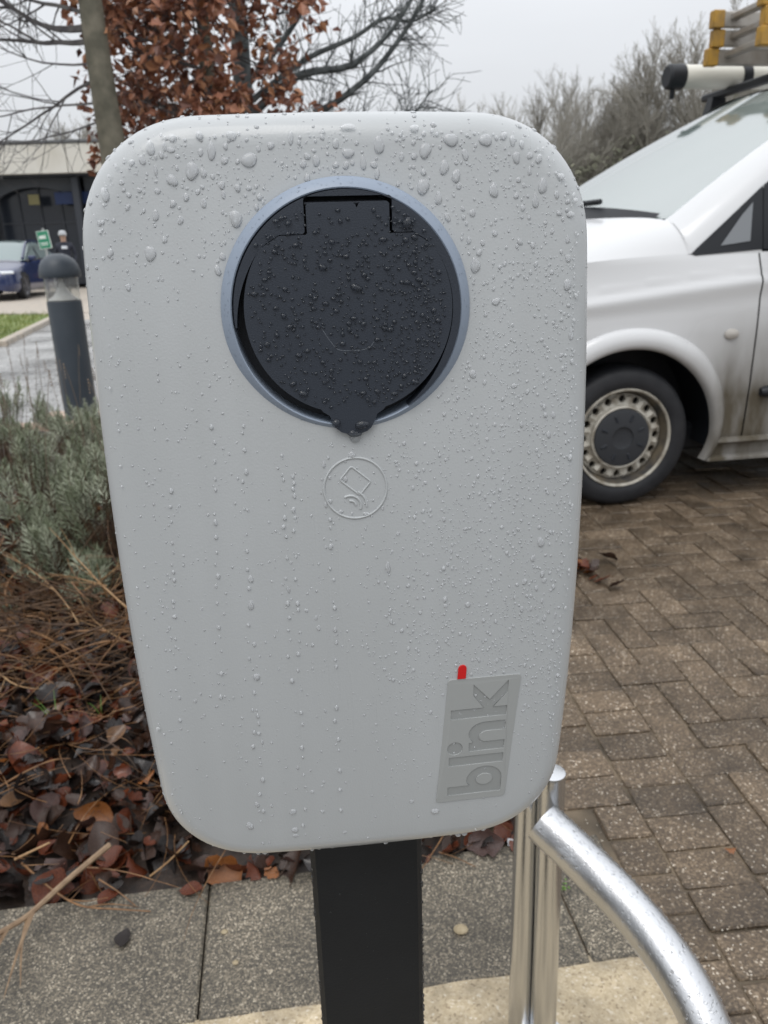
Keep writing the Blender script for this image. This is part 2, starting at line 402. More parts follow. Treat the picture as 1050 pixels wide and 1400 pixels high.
charger = tag(empty('ev_charger', (CX, CY, CZ - .3404), YAW), 'light grey wet charging box with round black socket lid, on black post', 'charger')
ZB = .3404                        # ring centre height in the charger's own frame
def dome(u, v): return .27 * (v - V0) ** 2 + .20 * u * u - .0043
def outline(N_=288):
    a0, r_t, r_b = .1257, .060, .060
    pts = []
    def corner(cx, cz, r, t0):
        for k in range(24):
            t = t0 + (math.pi / 2) * k / 23; c, s = math.cos(t), math.sin(t); e = 2 / 2.25
            pts.append((cx + r * math.copysign(abs(c) ** e, c), cz + r * math.copysign(abs(s) ** e, s)))
    corner(a0 - r_t, HB - r_t, r_t, 0)
    corner(-a0 + r_t, HB - r_t, r_t, math.pi / 2)
    corner(-a0 + r_b, -HB + r_b, r_b, math.pi)
    corner(a0 - r_b, -HB + r_b, r_b, 1.5 * math.pi)
    pts.append(pts[0])
    L = [0]
    for a, b in zip(pts, pts[1:]): L.append(L[-1] + math.hypot(b[0] - a[0], b[1] - a[1]))
    out_ = []; j = 0
    for k in range(N_):
        s = L[-1] * k / N_
        while L[j + 1] < s: j += 1
        t = (s - L[j]) / max(1e-9, L[j + 1] - L[j]); x = pts[j][0] * (1 - t) + pts[j + 1][0] * t; z = pts[j][1] * (1 - t) + pts[j + 1][1] * t
        out_.append((x * (1 + .045 * (1 - (z / HB) ** 2)), z * (1 + .012 * (1 - (x / a0) ** 2) - .006)))
    return out_
OUT = outline(); NO = len(OUT)
# inward normals (outline runs anticlockwise seen from the front-left frame x right z up)
NRM = []
for k in range(NO):
    a, b = OUT[k - 1], OUT[(k + 1) % NO]; dx, dz = b[0] - a[0], b[1] - a[1]; l = math.hypot(dx, dz); NRM.append((-dz / l, dx / l))
FR = .015
def off(d): return [(x + n[0] * d, z + n[1] * d) for (x, z), n in zip(OUT, NRM)]
HOLE = .0585
inner = off(FR)
rows = []
def P3(u, z, extra=0): return (u, dome(u, z + V0) + extra, ZB + V0 + z)
hole = []
for (x, z) in inner:
    a = math.atan2(z + V0, x); hole.append((HOLE * math.cos(a), HOLE * math.sin(a) - V0))
rows.append([(x * .985, .012, ZB + V0 + (z + V0) * .985 - V0) for x, z in hole])
NR = 26
for i in range(NR + 1):
    t = i / NR
    rows.append([P3(h[0] * (1 - t) + q[0] * t, h[1] * (1 - t) + q[1] * t) for h, q in zip(hole, inner)])
for i in range(1, 10):
    f_ = math.pi / 2 * i / 9
    o_ = off(FR * (1 - math.sin(f_)))
    rows.append([P3(x, z, FR * (1 - math.cos(f_)) * .9) for x, z in o_])
for d in (.035, .06, .075):
    o_ = off(.0015 * d / .02)
    rows.append([(x, d, ZB + V0 + z) for x, z in o_])
o_ = off(.02); rows.append([(x, .078, ZB + V0 + z) for x, z in o_])
shell = MB().grid(rows, wrap=True)
sh_o = shell.f
shell.f.append(tuple(len(shell.v) - NO + k for k in range(NO))); shell.mi.append(0)
shell_o = shell.build('shell', M_shell, charger, ang=60, merge=1e-6)

RXf = Matrix.Rotation(R(90), 4, 'X')             # lathe axis z -> -y (towards the viewer)
def face_mat(x=0, z=0, y=0): return Matrix.Translation((x, y, ZB + z)) @ RXf
M0 = face_mat(0, 0, dome(0, 0))
ring = MB().lathe([(.0626, -.004), (.0624, .0002), (.0619, .0010), (.0580, .0042), (.0574, .0045), (.0568, .0042), (.0565, .003), (.0563, -.012)], 128, M0)
ring.build('socket_ring', M_ring, charger, ang=35)
cup = MB().lathe([(.0575, -.010), (.0566, -.0100), (.02, -.0100), (.0001, -.0100)], 96, M0)
cup.build('socket_recess', M_dark, charger)
# housing crescent above the lid with the hinge slot; lid with hinge tab and pull tab
def extrude_poly(poly, y_front, y_back, bev=.0006):
    m = MB(); n = len(poly); cx = sum(p[0] for p in poly) / n; cz = sum(p[1] for p in poly) / n
    # outline offset for the bevel
    ins = []
    for k in range(n):
        a, b, c = poly[k - 1], poly[k], poly[(k + 1) % n]
        d1 = Vector((b[0] - a[0], b[1] - a[1])); d2 = Vector((c[0] - b[0], c[1] - b[1]))
        d = (d1.normalized() if d1.length else d2.normalized()) + (d2.normalized() if d2.length else d1.normalized())
        d = d.normalized() if d.length else Vector((1, 0)); ins.append((b[0] - d.y * bev, b[1] + d.x * bev))
    r0 = [(x, y_back, z) for x, z in poly]; r1 = [(x, y_front + bev, z) for x, z in poly]; r2 = [(x, y_front, z) for x, z in ins]
    m.grid([r0, r1, r2], wrap=True)
    m.f.append(tuple(2 * n + k for k in range(n))); m.mi.append(0)
    return m
def arc(r, a0, a1, n, cx=0, cz=0): return [(cx + r * math.cos(R(a0 + (a1 - a0) * k / n)), cz + r * math.sin(R(a0 + (a1 - a0) * k / n))) for k in range(n + 1)]
LX, LZ = .0008, .0006
D0 = dome(0, 0)
# lid outline anticlockwise: start right of the hinge tab
rl = .0509; seam = .0352
a_s = math.degrees(math.asin(seam / rl))
lid = []
lid += [(.0203, seam), (.0322, seam - .0002)]
lid += arc(rl, a_s - 8.5, -70.5, 60)
tab_ = [(.0168, -.0478), (.0152, -.0496), (.0140, -.0520), (.0122, -.0556), (.0102, -.0588), (.0076, -.0606), (.0036, -.0617)]
lid += tab_ + [(.0, -.0620)] + [(-x, z) for x, z in tab_[::-1]]
lid = [(x * (.84 if z < -.0515 else 1), z) for x, z in lid]
lid += arc(rl, -109.5, -180 - a_s + 8.5, 60)
lid += [(-.0322, seam - .0002), (-.0193, seam), (-.0183, seam + .001), (-.0183, .0484), (-.0175, .0493), (.0030, .0493), (.0042, .0484), (.0046, .0470), (.0056, .0470), (.0066, .0486), (.0082, .0495), (.0195, .0495), (.0203, .0487)]
lid = [(x + LX, ZB + z + LZ) for x, z in lid][::-1]
lid_o = extrude_poly(lid[::-1], D0 - .0062, D0 + .004).build('socket_lid', M_lid, charger, ang=30)
hs = [(-.0197, seam + .0011), (-.0215, seam + .0007)]
th = math.degrees(math.asin((seam + .0006) / .0561))
house = [(.0222, seam + .0008), (.0335, seam + .0006)] + arc(.0560, th, 180 - th, 60) + [(-.0335, seam + .0006), (-.0205, seam + .0008), (-.0196, seam + .0018), (-.0196, .0515), (-.0186, .0526), (.0206, .0526), (.0217, .0515), (.0217, seam + .0018)]
# split the crescent into quads between its outer arc and inner notch for clean shading
def cres():
    m = MB(); n = 240; fr = D0 - .0058; inn = []; ou = []
    g_ = .0010
    ra = lambda t, e: rl + g_ + (.0049 - g_) * max(0, min(1, e)) ** 1.5
    lt_ = [(ra(t, (t - 146) / 40) * math.cos(R(t)), ra(t, (t - 146) / 40) * math.sin(R(t))) for t in range(186, 145, -3)]
    rt2 = [(ra(t, (-20 - t) / 40) * math.cos(R(t)), ra(t, (-20 - t) / 40) * math.sin(R(t))) for t in range(34, -62, -3)]
    key = lt_ + [(-.0388, .0328), (-.0322, seam + .0014), (-.0210, seam + .0014), (-.0199, seam + .0024), (-.0199, .0522), (-.0189, .0533), (.0211, .0533), (.0222, .0522), (.0222, seam + .0024), (.0233, seam + .0014), (.0322, seam + .0014), (.0388, .0328)] + rt2
    L = [0]
    for a, b in zip(key, key[1:]): L.append(L[-1] + math.hypot(b[0] - a[0], b[1] - a[1]))
    for k in range(n + 1):
        s = L[-1] * k / n; j = max(i for i in range(len(L) - 1) if L[i] <= s + 1e-9); t = (s - L[j]) / (L[j + 1] - L[j])
        p = (key[j][0] * (1 - t) + key[j + 1][0] * t, key[j][1] * (1 - t) + key[j + 1][1] * t); inn.append(p)
        
        an_ = math.atan2(p[1], p[0]); ro = max(.0562, math.hypot(*p) + .0002) if abs(p[0]) > .03 else .0562
        ou.append((ro * math.cos(an_), ro * math.sin(an_)))
    g = [[(x + LX, D0 + .004, ZB + z) for x, z in inn], [(x + LX, fr, ZB + z) for x, z in inn], [(x + LX * .5, fr, ZB + z) for x, z in ou], [(x + LX * .5, D0 + .004, ZB + z) for x, z in ou]]
    return m.grid(g)
cres().build('lid_housing', M_lid, charger, ang=30)
# hinge pin and springs in the slot
hp = MB().tube([(-.0185, D0 - .0005, ZB + .0505), (.0210, D0 - .0005, ZB + .0505)], .0011, 10)
hp.build('hinge_pin', mat('hinge_steel', (.10, .11, .13), .35, .6), charger)
# faint arc of a drip line on the lid
sm = MB(); pts = cat([(-.0135, D0 - .0062, ZB - .0075), (-.009, D0 - .0062, ZB - .0145), (-.0045, D0 - .0062, ZB - .0185), (.008, D0 - .0062, ZB - .0185), (.0125, D0 - .0062, ZB - .0150)], 8)
sm.tube(pts, .00009, 5); sm.build('drip_line', mat('drip_line', (.2, .22, .25), .6), lid_o)

# contactless-reader emblem: raised lines
def on_face(u, v, lift=0.): return (u, dome(u, v) - lift, ZB + v)
EV = -.0920
ec = MB()
ec.tube([on_face(.0003 + .0168 * math.cos(a * math.pi / 48), EV + .0168 * math.sin(a * math.pi / 48)) for a in range(96)], .00062, 8, closed=True)
emblem = ec.build('reader_emblem', M_shell, charger)
ph = MB(); an = R(-41); pp = []
for cx_, cz_, a0 in ((.0056, .0036, 0), (-.0056, .0036, 90), (-.0056, -.0036, 180), (.0056, -.0036, 270)):
    for k in range(6):
        t = R(a0 + 90 * k / 5); x, z = cx_ + .0012 * math.cos(t), cz_ + .0012 * math.sin(t)
        pp.append(on_face(.0004 + x * math.cos(an) - z * math.sin(an), EV + .0042 + x * math.sin(an) + z * math.cos(an)))
ph.tube(pp, .00055, 8, closed=True); ph.build('phone_outline', M_shell, emblem)
for r_, a0, a1 in ((.0030, 5, 100), (.0058, -20, 120), (.0088, -5, 62)):
    wv = MB(); wv.tube([on_face(-.0028 + r_ * math.cos(R(a0 + (a1 - a0) * k / 14)), EV - .0098 + r_ * math.sin(R(a0 + (a1 - a0) * k / 14))) for k in range(15)], .0007, 8)
    wv.build('wave_arc', M_shell, emblem)

# logo plate with cut-out letters reading upwards
LB = (.0868, -.3046)
def lt(s, t): return (LB[0] - t + .020 * s, LB[1] + s)
def arcst(cs, ct, rs, rt_, a0, a1, n): return [(cs + rs * math.cos(R(a0 + (a1 - a0) * k / n)), ct + rt_ * math.sin(R(a0 + (a1 - a0) * k / n))) for k in range(n + 1)]
W_ = .0072
let = {
 'b': [[(0, 0), (0, .0352), (W_, .0352), (W_, .0212)] + arcst(.0112, .0116, .0106, .0116, 105, -90, 30) + [(W_, .0002), (W_, 0)]],
 'l': [[(.0239, 0), (.0239, .0352), (.0311, .0352), (.0311, 0)]],
 'dot': [arcst(.0378, .0316, .0050, .0050, 0, 345, 23)],
 'n': [[(.0343, 0), (.0343, .0229), (.0412, .0229), (.0412, .0205)] + arcst(.0478, .0129, .0086, .0105, 118, 0, 20) + [(.0564, 0), (.0492, 0), (.0492, .0118)] + arcst(.0453, .0118, .0039, .0046, 0, 180, 14) + [(.0414, 0)]],
 'k': [[(.0599, 0), (.0599, .0352), (.0671, .0352), (.0671, .0150), (.0762, .0218), (.0845, .0218), (.0728, .0112), (.0858, .0), (.0770, .0), (.0671, .0085), (.0671, 0)]],
}
counter_b = arcst(.0112, .0114, .0043, .0052, 0, 345, 23)
cu = bpy.data.curves.new('logo_plate', 'CURVE'); cu.dimensions = '2D'; cu.fill_mode = 'BOTH'; cu.extrude = .00030; cu.bevel_depth = .00012; cu.bevel_resolution = 1
def spl(pts):
    s = cu.splines.new('POLY'); s.points.add(len(pts) - 1); s.use_cyclic_u = True
    for p, (x, y) in zip(s.points, pts): p.co = (x, y, 0, 1)
def rrect(c4, r=.0022):
    o_ = []
    for k in range(4):
        a, b, c = Vector(c4[k - 1]), Vector(c4[k]), Vector(c4[(k + 1) % 4])
        p0 = b + (a - b).normalized() * r; p1 = b + (c - b).normalized() * r
        for i in range(6):
            t = i / 5; o_.append(tuple((1 - t) ** 2 * p0 + 2 * t * (1 - t) * b + t * t * p1))
    return o_
panel_c = [(.0446, -.3092), (.0895, -.3092), (.0960, -.2160), (.0512, -.2156)]
spl(rrect(panel_c))
for k_ in let:
    for poly in let[k_]: spl([lt(s, t) for s, t in poly])
spl([lt(s, t) for s, t in counter_b])
tmp = bpy.data.objects.new('tmp', cu); col.objects.link(tmp)
dg = bpy.context.evaluated_depsgraph_get(); me = bpy.data.meshes.new_from_object(tmp.evaluated_get(dg)); bpy.data.objects.remove(tmp)
# lay the flat plate on the domed face
me.transform(Matrix(((1, 0, 0, 0), (0, 0, -1, 0), (0, 1, 0, 0), (0, 0, 0, 1))))
for vtx in me.vertices:
    u, d, v = vtx.co; vtx.co = (u, dome(u, v) + d - .00030, ZB + v)
me.materials.clear(); me.materials.append(M_panel); me.name = 'logo_plate'
plate = bpy.data.objects.new('logo_plate', me); col.objects.link(plate); plate.parent = charger
plate['label'] = 'grey logo plate with the cut-out letters blink reading upwards'
# darker floor inside the letters
fl = MB(); n_ = 12
c4 = [Vector(p) for p in panel_c]; g = []
for i in range(n_ + 1):
    row = []
    for j in range(n_ + 1):
        s, t = .04 + .92 * j / n_, .02 + .96 * i / n_; p = (c4[0] * (1 - s) + c4[1] * s) * (1 - t) + (c4[3] * (1 - s) + c4[2] * s) * t
        row.append(on_face(p.x, p.y, .00012))
    g.append(row)
fl.grid(g).build('letter_floor', M_letter, plate)
rm = arc(.0025, 0, 180, 12, .0592, -.2085) + [(.0567, -.2152), (.0617, -.2152)]
rm = [(x + .07 * (z + .2152), z) for x, z in rm]
mk = extrude_poly([(x, ZB + z) for x, z in rm], dome(.059, -.211) - .0009, dome(.059, -.211) + .001, .0001).build('red_mark', M_red, charger, smooth=False)

# ---- raindrops standing on the shell
def drop(m, u, v, wd, ht, surf, rot=0., seg=10, hfac=.36, irr=.16, tear=0., skirt=True):
    """squashed dome with an uneven outline; surf(u,v) -> (point, normal)"""
    ph_ = [ru(0, 6.28) for _ in range(3)]; rows_ = []
    for r_, h_ in ((1.0, -.06), (.93, .34), (.72, .72), (.40, .94)):
        row = []
        for k in range(seg):
            a = 2 * math.pi * k / seg
            q = 1 + irr * (.6 * math.sin(2 * a + ph_[0]) + .4 * math.sin(3 * a + ph_[1]))
            x = wd * .5 * r_ * q * math.cos(a); z = ht * .5 * r_ * q * math.sin(a)
            if tear and z > 0: x *= 1 - tear * (z / (ht * .5)) ** 1.2
            zz = z
            # drop hangs: crown lower than the centre
            x, zz = x * math.cos(rot) - zz * math.sin(rot), x * math.sin(rot) + zz * math.cos(rot)
            p, n_ = surf(u + x, v + zz - .10 * ht * max(h_, 0)); row.append(p + n_ * (h_ * hfac * min(wd, ht)))
        rows_.append(row)
    p, n_ = surf(u, v - .10 * ht); o = len(m.v)
    m.grid(rows_, wrap=True); m.v.append(tuple(p + n_ * hfac * min(wd, ht))); c = len(m.v) - 1; b0 = o + 3 * seg
    for k in range(seg): m.f.append((b0 + k, b0 + (k + 1) % seg, c)); m.mi.append(0)
def surf_shell(u, v):
    e = 1e-4; n_ = Vector((-(dome(u + e, v) - dome(u - e, v)) / (2 * e), 1, -(dome(u, v + e) - dome(u, v - e)) / (2 * e))).normalized()
    return Vector((u, dome(u, v), ZB + v)), -Vector((-n_.x if False else n_.x, n_.y, n_.z))
# pixel -> face, only to transcribe where the photograph shows each large drop
uxv = Vector((math.cos(YAW), math.sin(YAW), 0)); nwv = Vector((-math.sin(YAW), math.cos(YAW), 0)); CO = Vector((CX, CY, CZ)); CAMP = Vector((0, 0, CAM_H))
def face_uv(x, y):
    d = fw + rt * ((x - 525) / FPX) + up * ((700 - y) / FPX); t = (CO - CAMP).dot(nwv) / d.dot(nwv); P = CAMP + d * t - CO
    return P.dot(uxv), P.z, t
BIG = []
def addbig(ox, oy, s, L):
    for x, y, w_, h_ in L: BIG.append((ox + x / s, oy + y / s, w_ / s, h_ / s))
addbig(110, 140, 3, [(272,177,40,55),(240,230,28,38),(530,190,40,72),(485,197,24,34),(450,275,55,72),(497,285,28,40),(367,315,46,46),(575,335,28,36),(582,375,20,34),(635,475,58,64),(688,230,72,55),(613,127,42,38),(862,137,24,54),(968,232,34,44),(950,85,40,44),(280,620,44,66),(85,375,34,54),(300,462,30,42),(404,482,26,34),(338,563,26,26),(195,240,22,30),(297,272,20,40),(230,356,20,24),(155,324,26,18),(190,760,24,28),(500,412,26,36),(580,633,24,34),(727,183,20,26),(914,247,30,32),(475,363,24,22),(687,348,26,22),(388,214,22,18),(360,187,34,24),(332,172,18,36),(364,135,36,30)])
addbig(560, 140, 4.116, [(450,200,72,70),(250,200,84,72),(100,262,72,82),(208,358,56,78),(275,408,52,76),(85,468,74,88),(172,536,48,66),(490,490,54,82),(773,462,54,88),(728,548,44,76),(605,203,36,56),(625,300,50,62),(658,225,32,44),(703,290,40,36),(555,175,40,40),(635,430,30,34),(700,378,28,46),(375,915,54,95),(900,1028,48,62),(908,878,34,42),(908,770,26,46),(928,628,44,34),(490,1122,50,42),(852,515,30,46),(290,465,32,40),(820,725,26,32),(330,285,40,60),(365,620,36,46),(915,1305,26,70),(312,645,28,26),(310,596,28,28)])
addbig(300, 140, 3.5, [(770,195,52,85),(693,282,32,70),(760,335,28,58),(880,250,26,50),(745,292,40,30),(620,235,56,50),(560,190,30,50),(945,112,50,30),(620,105,80,25)])
addbig(400, 590, 3.5, [(452,635,30,60),(282,105,38,32),(148,148,20,38),(157,340,18,28),(228,372,26,20),(350,383,34,24),(427,355,16,24),(250,217,24,30)])
addbig(550, 500, 3.5, [(335,38,34,40),(533,95,28,24),(720,235,22,32),(698,328,24,32),(430,402,18,26),(325,438,20,20),(547,775,18,20),(657,838,34,52),(620,915,24,36),(665,990,26,34),(580,1025,26,34),(675,1022,22,30),(637,1058,20,32),(567,1158,22,32),(612,1156,18,28),(676,1203,20,34),(646,1220,16,24),(308,1132,26,30),(723,605,14,30),(665,1120,16,30),(212,938,16,26),(228,878,14,28),(296,770,24,18),(730,1190,14,34)])
addbig(160, 780, 3.413, [(626,28,26,38),(627,150,30,46),(652,488,32,40),(642,335,18,28),(365,608,18,20),(800,75,16,40),(883,173,18,20),(940,255,18,30),(928,207,14,28),(912,335,16,20),(652,1115,24,34),(720,1120,14,24),(820,1150,32,36),(830,1243,30,32),(832,1273,28,18),(618,1225,32,46),(912,1048,20,18),(960,1148,18,22),(148,597,20,30),(188,747,18,22),(843,928,16,24),(677,802,14,26),(971,650,12,24)])
addbig(380, 1100, 2.5, [(542,44,26,26),(461,5,16,14),(231,120,12,14)])
random.seed(21)
placed = []
def in_face(u, v, margin=.006):
    z = v - V0; 
    if abs(z) > HB - FR - margin or abs(u) > .1257 * (1 + .045 * (1 - (z / HB) ** 2)) - FR - margin: return False
    for r_, s_ in ((.060, 1), (.060, -1)):
        cx_, cz_ = .1257 - r_, HB - r_
        if z * s_ > cz_ and abs(u) > cx_ and math.hypot(abs(u) - cx_, z * s_ - cz_) > r_ - FR - margin + .004: return False
    return True
for x, y, w_, h_ in BIG:
    u, v, t = face_uv(x, y); k = t / FPX
    if not in_face(u, v, -.008) or math.hypot(u, v) < .0635: continue
    m_ = MB(); wd, ht = w_ * k, h_ * k * 1.02
    drop(m_, u, v, wd, ht, surf_shell, rot=ru(-.12, .12), seg=16, hfac=.19, irr=ru(.08, .24), tear=(.55 if h_ > 1.7 * w_ else .12 if h_ > 1.3 * w_ else 0))
    m_.build('water_drop', M_drop, charger, ang=None); placed.append((u, v, max(wd, ht) * .5))
from mathutils.kdtree import KDTree
def free(u, v, r_):
    for a, b, c in placed:
        if abs(a - u) < c + r_ and abs(b - v) < c + r_ and math.hypot(a - u, b - v) < c + r_ * 1.1: return False
    return True
dm = MB(); cell = {}
def hit(u, v, r_):
    i, j = int(u / .006), int(v / .006)
    for a in(-1, 0, 1):
        for b in(-1, 0, 1):
            for (x, y, q) in cell.get((i + a, j + b), ()):
                if math.hypot(x - u, y - v) < q + r_: return True
    return False
nd = 0
for _ in range(26000):
    u, v = ru(-.13, .13), ru(V0 - HB, V0 + HB)
    if math.hypot(u, v) < .064 or not in_face(u, v, -.006): continue
    # wetness: heavy at the top, a dense veil of fine drops on the right, thin lower left
    top = max(0, min(1, (v - .0) / .07)); right = max(0, min(1, (u + .01) / .07)) * max(0, min(1, (v + .30) / .08))
    left = .10 * max(0, min(1, (v + .31) / .2)) + .03
    cl_ = .5 + .9 * max(0, mnoise.noise((u * 45, v * 45, 2)) + .25)
    dens = max(top * .9, right * .85, left) * cl_
    if .043 < u < .097 and -.31 < v < -.214: dens *= .25
    if rnd() > dens: continue
    big_p = .10 * top + .04
    d_ = ru(.0018, .0036) if rnd() < big_p else (ru(.0005, .0010) if rnd() < .6 else ru(.0009, .0018))
    if top < .3: d_ = min(d_, .0022) if right > .3 else min(d_, .0014)
    r_ = d_ * .5
    if hit(u, v, r_ * 1.15) or not free(u, v, r_): continue
    cell.setdefault((int(u / .006), int(v / .006)), []).append((u, v, r_))
    el = ru(.9, 1.5)
    drop(dm, u, v, d_, d_ * el, surf_shell, rot=ru(-.6, .3) if el > 1.2 else 0, seg=8 if d_ > .0014 else 6, hfac=ru(.20, .28), irr=ru(.08, .28)); nd += 1
# runs: columns of small drops left by streaks
for x0, y0, y1 in ((332, 560, 1010), (352, 950, 1140), (400, 640, 1160), (447, 600, 1165), (385, 600, 900), (290, 560, 960), (232, 640, 960), (600, 600, 860), (740, 420, 1080), (770, 380, 1000)):
    y = y0
    while y < y1:
        y += ru(8, 34); u, v, t = face_uv(x0 + (y - y0) * .035 + ru(-3, 3), y)
        if not in_face(u, v, -.004) or math.hypot(u, v) < .065: continue
        d_ = ru(.0012, .0026)
        if hit(u, v, d_ * .5) or not free(u, v, d_ * .5): continue
        cell.setdefault((int(u / .006), int(v / .006)), []).append((u, v, d_ * .5))
        drop(dm, u, v, d_, d_ * ru(1.1, 1.7), surf_shell, seg=8, hfac=.34, irr=.12, tear=.3)
# drops on the rounded rim
def rim_point(k, f_):
    o_ = FR * (1 - math.sin(f_)); x, z = OUT[k]; n_ = NRM[k]; X, Z = x + n_[0] * o_, z + n_[1] * o_
    p = Vector((X, dome(X, Z + V0) + FR * (1 - math.cos(f_)) * .9, ZB + V0 + Z))
    nn = Vector((-n_[0] * math.sin(f_), -math.cos(f_), -n_[1] * math.sin(f_)))
    return p, nn
for _ in range(620):
    k = random.randrange(NO); f_ = ru(.1, 1.75); p, nn = rim_point(k, min(f_, math.pi / 2))
    if f_ > math.pi / 2: p = p + Vector((0, (f_ - math.pi / 2) * .05, 0))
    z = OUT[k][1]; 
    if z < .1 and rnd() < .45: continue
    if abs(OUT[k][0]) < .1 and z < 0: continue
    a = nn.orthogonal().normalized(); b = nn.cross(a); d_ = ru(.0006, .0014) * (2.2 if z > .15 and rnd() < .35 else 1)
    drop(dm, 0, 0, d_, d_ * ru(.9, 1.3), lambda U_, V_, p=p, a=a, b=b, nn=nn: (p + a * U_ + b * V_, nn), seg=6, hfac=.26)
# drops hanging under the lower rim
for _ in range(26):
    k = random.choice([q for q in range(NO) if OUT[q][1] < -HB + .004]); p, nn = rim_point(k, ru(1.1, 1.5))
    a = nn.orthogonal().normalized(); b = nn.cross(a); d_ = ru(.0025, .005)
    drop(dm, 0, 0, d_, d_, lambda U_, V_, p=p, a=a, b=b, nn=nn: (p + a * U_ + b * V_, nn), seg=8, hfac=.5)
stuff(dm.build('fine_raindrops', M_drop, charger, ang=None))
# lid drops
lm = MB(); cell.clear()
def surf_lid(u, v): return Vector((u, D0 - .0062, ZB + v)), Vector((0, -1, 0))
for _ in range(2900):
    a = ru(0, 6.28); r_ = .054 * math.sqrt(rnd()); u, v = r_ * math.cos(a), r_ * math.sin(a)
    if math.hypot(u, v) > .049 and v < .03: continue
    if -.02 < u < .022 and .047 < v < .054: continue
    if v > .034 and (abs(u) < .024): 
        if rnd() < .5: continue
    dens = .35 + .55 * max(0, min(1, (u + .01) / .05)) 
    if rnd() > dens: continue
    d_ = ru(.0008, .0016) if rnd() < .74 else ru(.0016, .0028)
    if hit(u, v, d_ * .55): continue
    cell.setdefault((int(u / .006), int(v / .006)), []).append((u, v, d_ * .5))
    drop(lm, u, v, d_ * ru(1, 1.5), d_, surf_lid, seg=8, hfac=.50, irr=.18)
for u, v, wd, ht in ((.0045, .0115, .0062, .0042), (-.0115, .0215, .0042, .0034), (.030, .0405, .0046, .0060), (.033, -.036, .0040, .0030), (-.0245, -.0395, .0048, .0034), (.0335, .034, .0034, .0030), (-.0085, -.0555, .0046, .0052), (.005, -.0570, .0090, .0042), (.0008, -.0615, .0080, .0036), (.022, -.0415, .0036, .0022), (.018, -.0085, .0032, .0026)):
    drop(lm, u, v, wd, ht, surf_lid, rot=ru(-.4, .4), seg=12, hfac=.45, irr=.16)
stuff(lm.build('lid_raindrops', M_lidwater, lid_o, ang=None))
dr = MB()                                             # the drop hanging from the pull tab
dr.lathe([(.0001, -.0036), (.0020, -.0031), (.0031, -.0012), (.0030, .0008), (.0012, .0022), (.0001, .0024)], 16, Matrix.Translation((.0012, D0 - .0030, ZB - .0632)))
dr.build('hanging_drop', M_water, lid_o)
# drops on the ring
rg = MB()
for _ in range(170):
    a = ru(0, 6.28); 
    if math.sin(a) < -.2 and rnd() < .7: continue
    rr_ = ru(.0586, .0612); p = Vector((rr_ * math.cos(a), D0 - (.0042 - (rr_ - .058) / .0039 * .0032), ZB + rr_ * math.sin(a))); nn = Vector((math.cos(a) * .63, -.77, math.sin(a) * .63)); ax = nn.orthogonal().normalized(); b = nn.cross(ax); d_ = ru(.0004, .0010)
    drop(rg, 0, 0, d_, d_, lambda U_, V_, p=p, a=ax, b=b, nn=nn: (p + a * U_ + b * V_, nn), seg=6, hfac=.35)
stuff(rg.build('ring_raindrops', M_water, charger, ang=None))

# ---- black box-section post
post = tag(empty('mounting_post', (CX + .125 * -math.sin(YAW) + .0025, CY + .125 * math.cos(YAW), 0), YAW), 'black square steel post carrying the charging box', 'post')
pm = MB().box((0, 0, .55), (.0432, .048, .56), .004); pm.build('upright', M_black, post, smooth=False)
MB().box((0, 0, .004), (.09, .09, .006), .002).build('base_plate', M_black, post, smooth=False)
for sx in(-1, 1):
    for sy in(-1, 1):
        MB().lathe([(.0001, .016), (.007, .016), (.0085, .013), (.0085, .0), (.008, 0)], 6, Matrix.Translation((sx * .072, sy * .072, .010))).build('bolt', mat('bolt', (.3, .3, .3), .4, 1.), post, smooth=False)
pdm = MB(); random.seed(8)
for _ in range(150):
    s = random.choice((-1, 1)); p = Vector((s * .0425, -.0465, ru(.45, .85))); nn = Vector((s * .8, -.6, 0)).normalized(); a = nn.orthogonal().normalized(); b = nn.cross(a); d_ = ru(.0012, .0030)
    drop(pdm, 0, 0, d_, d_, lambda U_, V_, p=p, a=a, b=b, nn=nn: (p + a * U_ + b * V_, nn), seg=7, hfac=.45)
for _ in range(60):
    p = (ru(-.04, .04), ru(.4, .85)); d_ = ru(.0006, .0018)
    drop(pdm, p[0], p[1], d_, d_, lambda U_, V_: (Vector((U_, -.048, V_)), Vector((0, -1, 0))), seg=6, hfac=.4)
stuff(pdm.build('post_raindrops', M_water, post, ang=None))

# ---- stainless guard: upright with cap and hoop, and a second upright behind it
def steel(name, rough):
    m = mat(name, (.60, .61, .625), rough, 1.0); t, b = nodes_of(m); tcn = N(t, 'ShaderNodeTexCoord')
    mp_ = N(t, 'ShaderNodeMapping'); mp_.inputs['Scale'].default_value = (260, 260, 3); t.links.new(tcn.outputs['Object'], mp_.inputs[0])
    n = N(t, 'ShaderNodeTexNoise'); n.inputs['Scale'].default_value = 1; n.inputs['Detail'].default_value = 3; t.links.new(mp_.outputs[0], n.inputs['Vector'])
    n2 = N(t, 'ShaderNodeTexNoise'); n2.inputs['Scale'].default_value = 340; t.links.new(tcn.outputs['Object'], n2.inputs['Vector'])
    mx = N(t, 'ShaderNodeMath', operation='ADD'); t.links.new(n.outputs['Fac'], mx.inputs[0]); t.links.new(n2.outputs['Fac'], mx.inputs[1])
    bp = N(t, 'ShaderNodeBump'); bp.inputs['Strength'].default_value = .16; bp.inputs['Distance'].default_value = .001; t.links.new(mx.outputs[0], bp.inputs['Height']); t.links.new(bp.outputs[0], b.inputs['Normal'])
    return m
M_steel = steel('brushed_steel', .24)
GR = .0187
gp = Vector((.2300, .885, 0))
guard = tag(empty('guard_hoop', gp), 'brushed stainless steel guard post with a curved hoop and flat cap', 'guard rail')
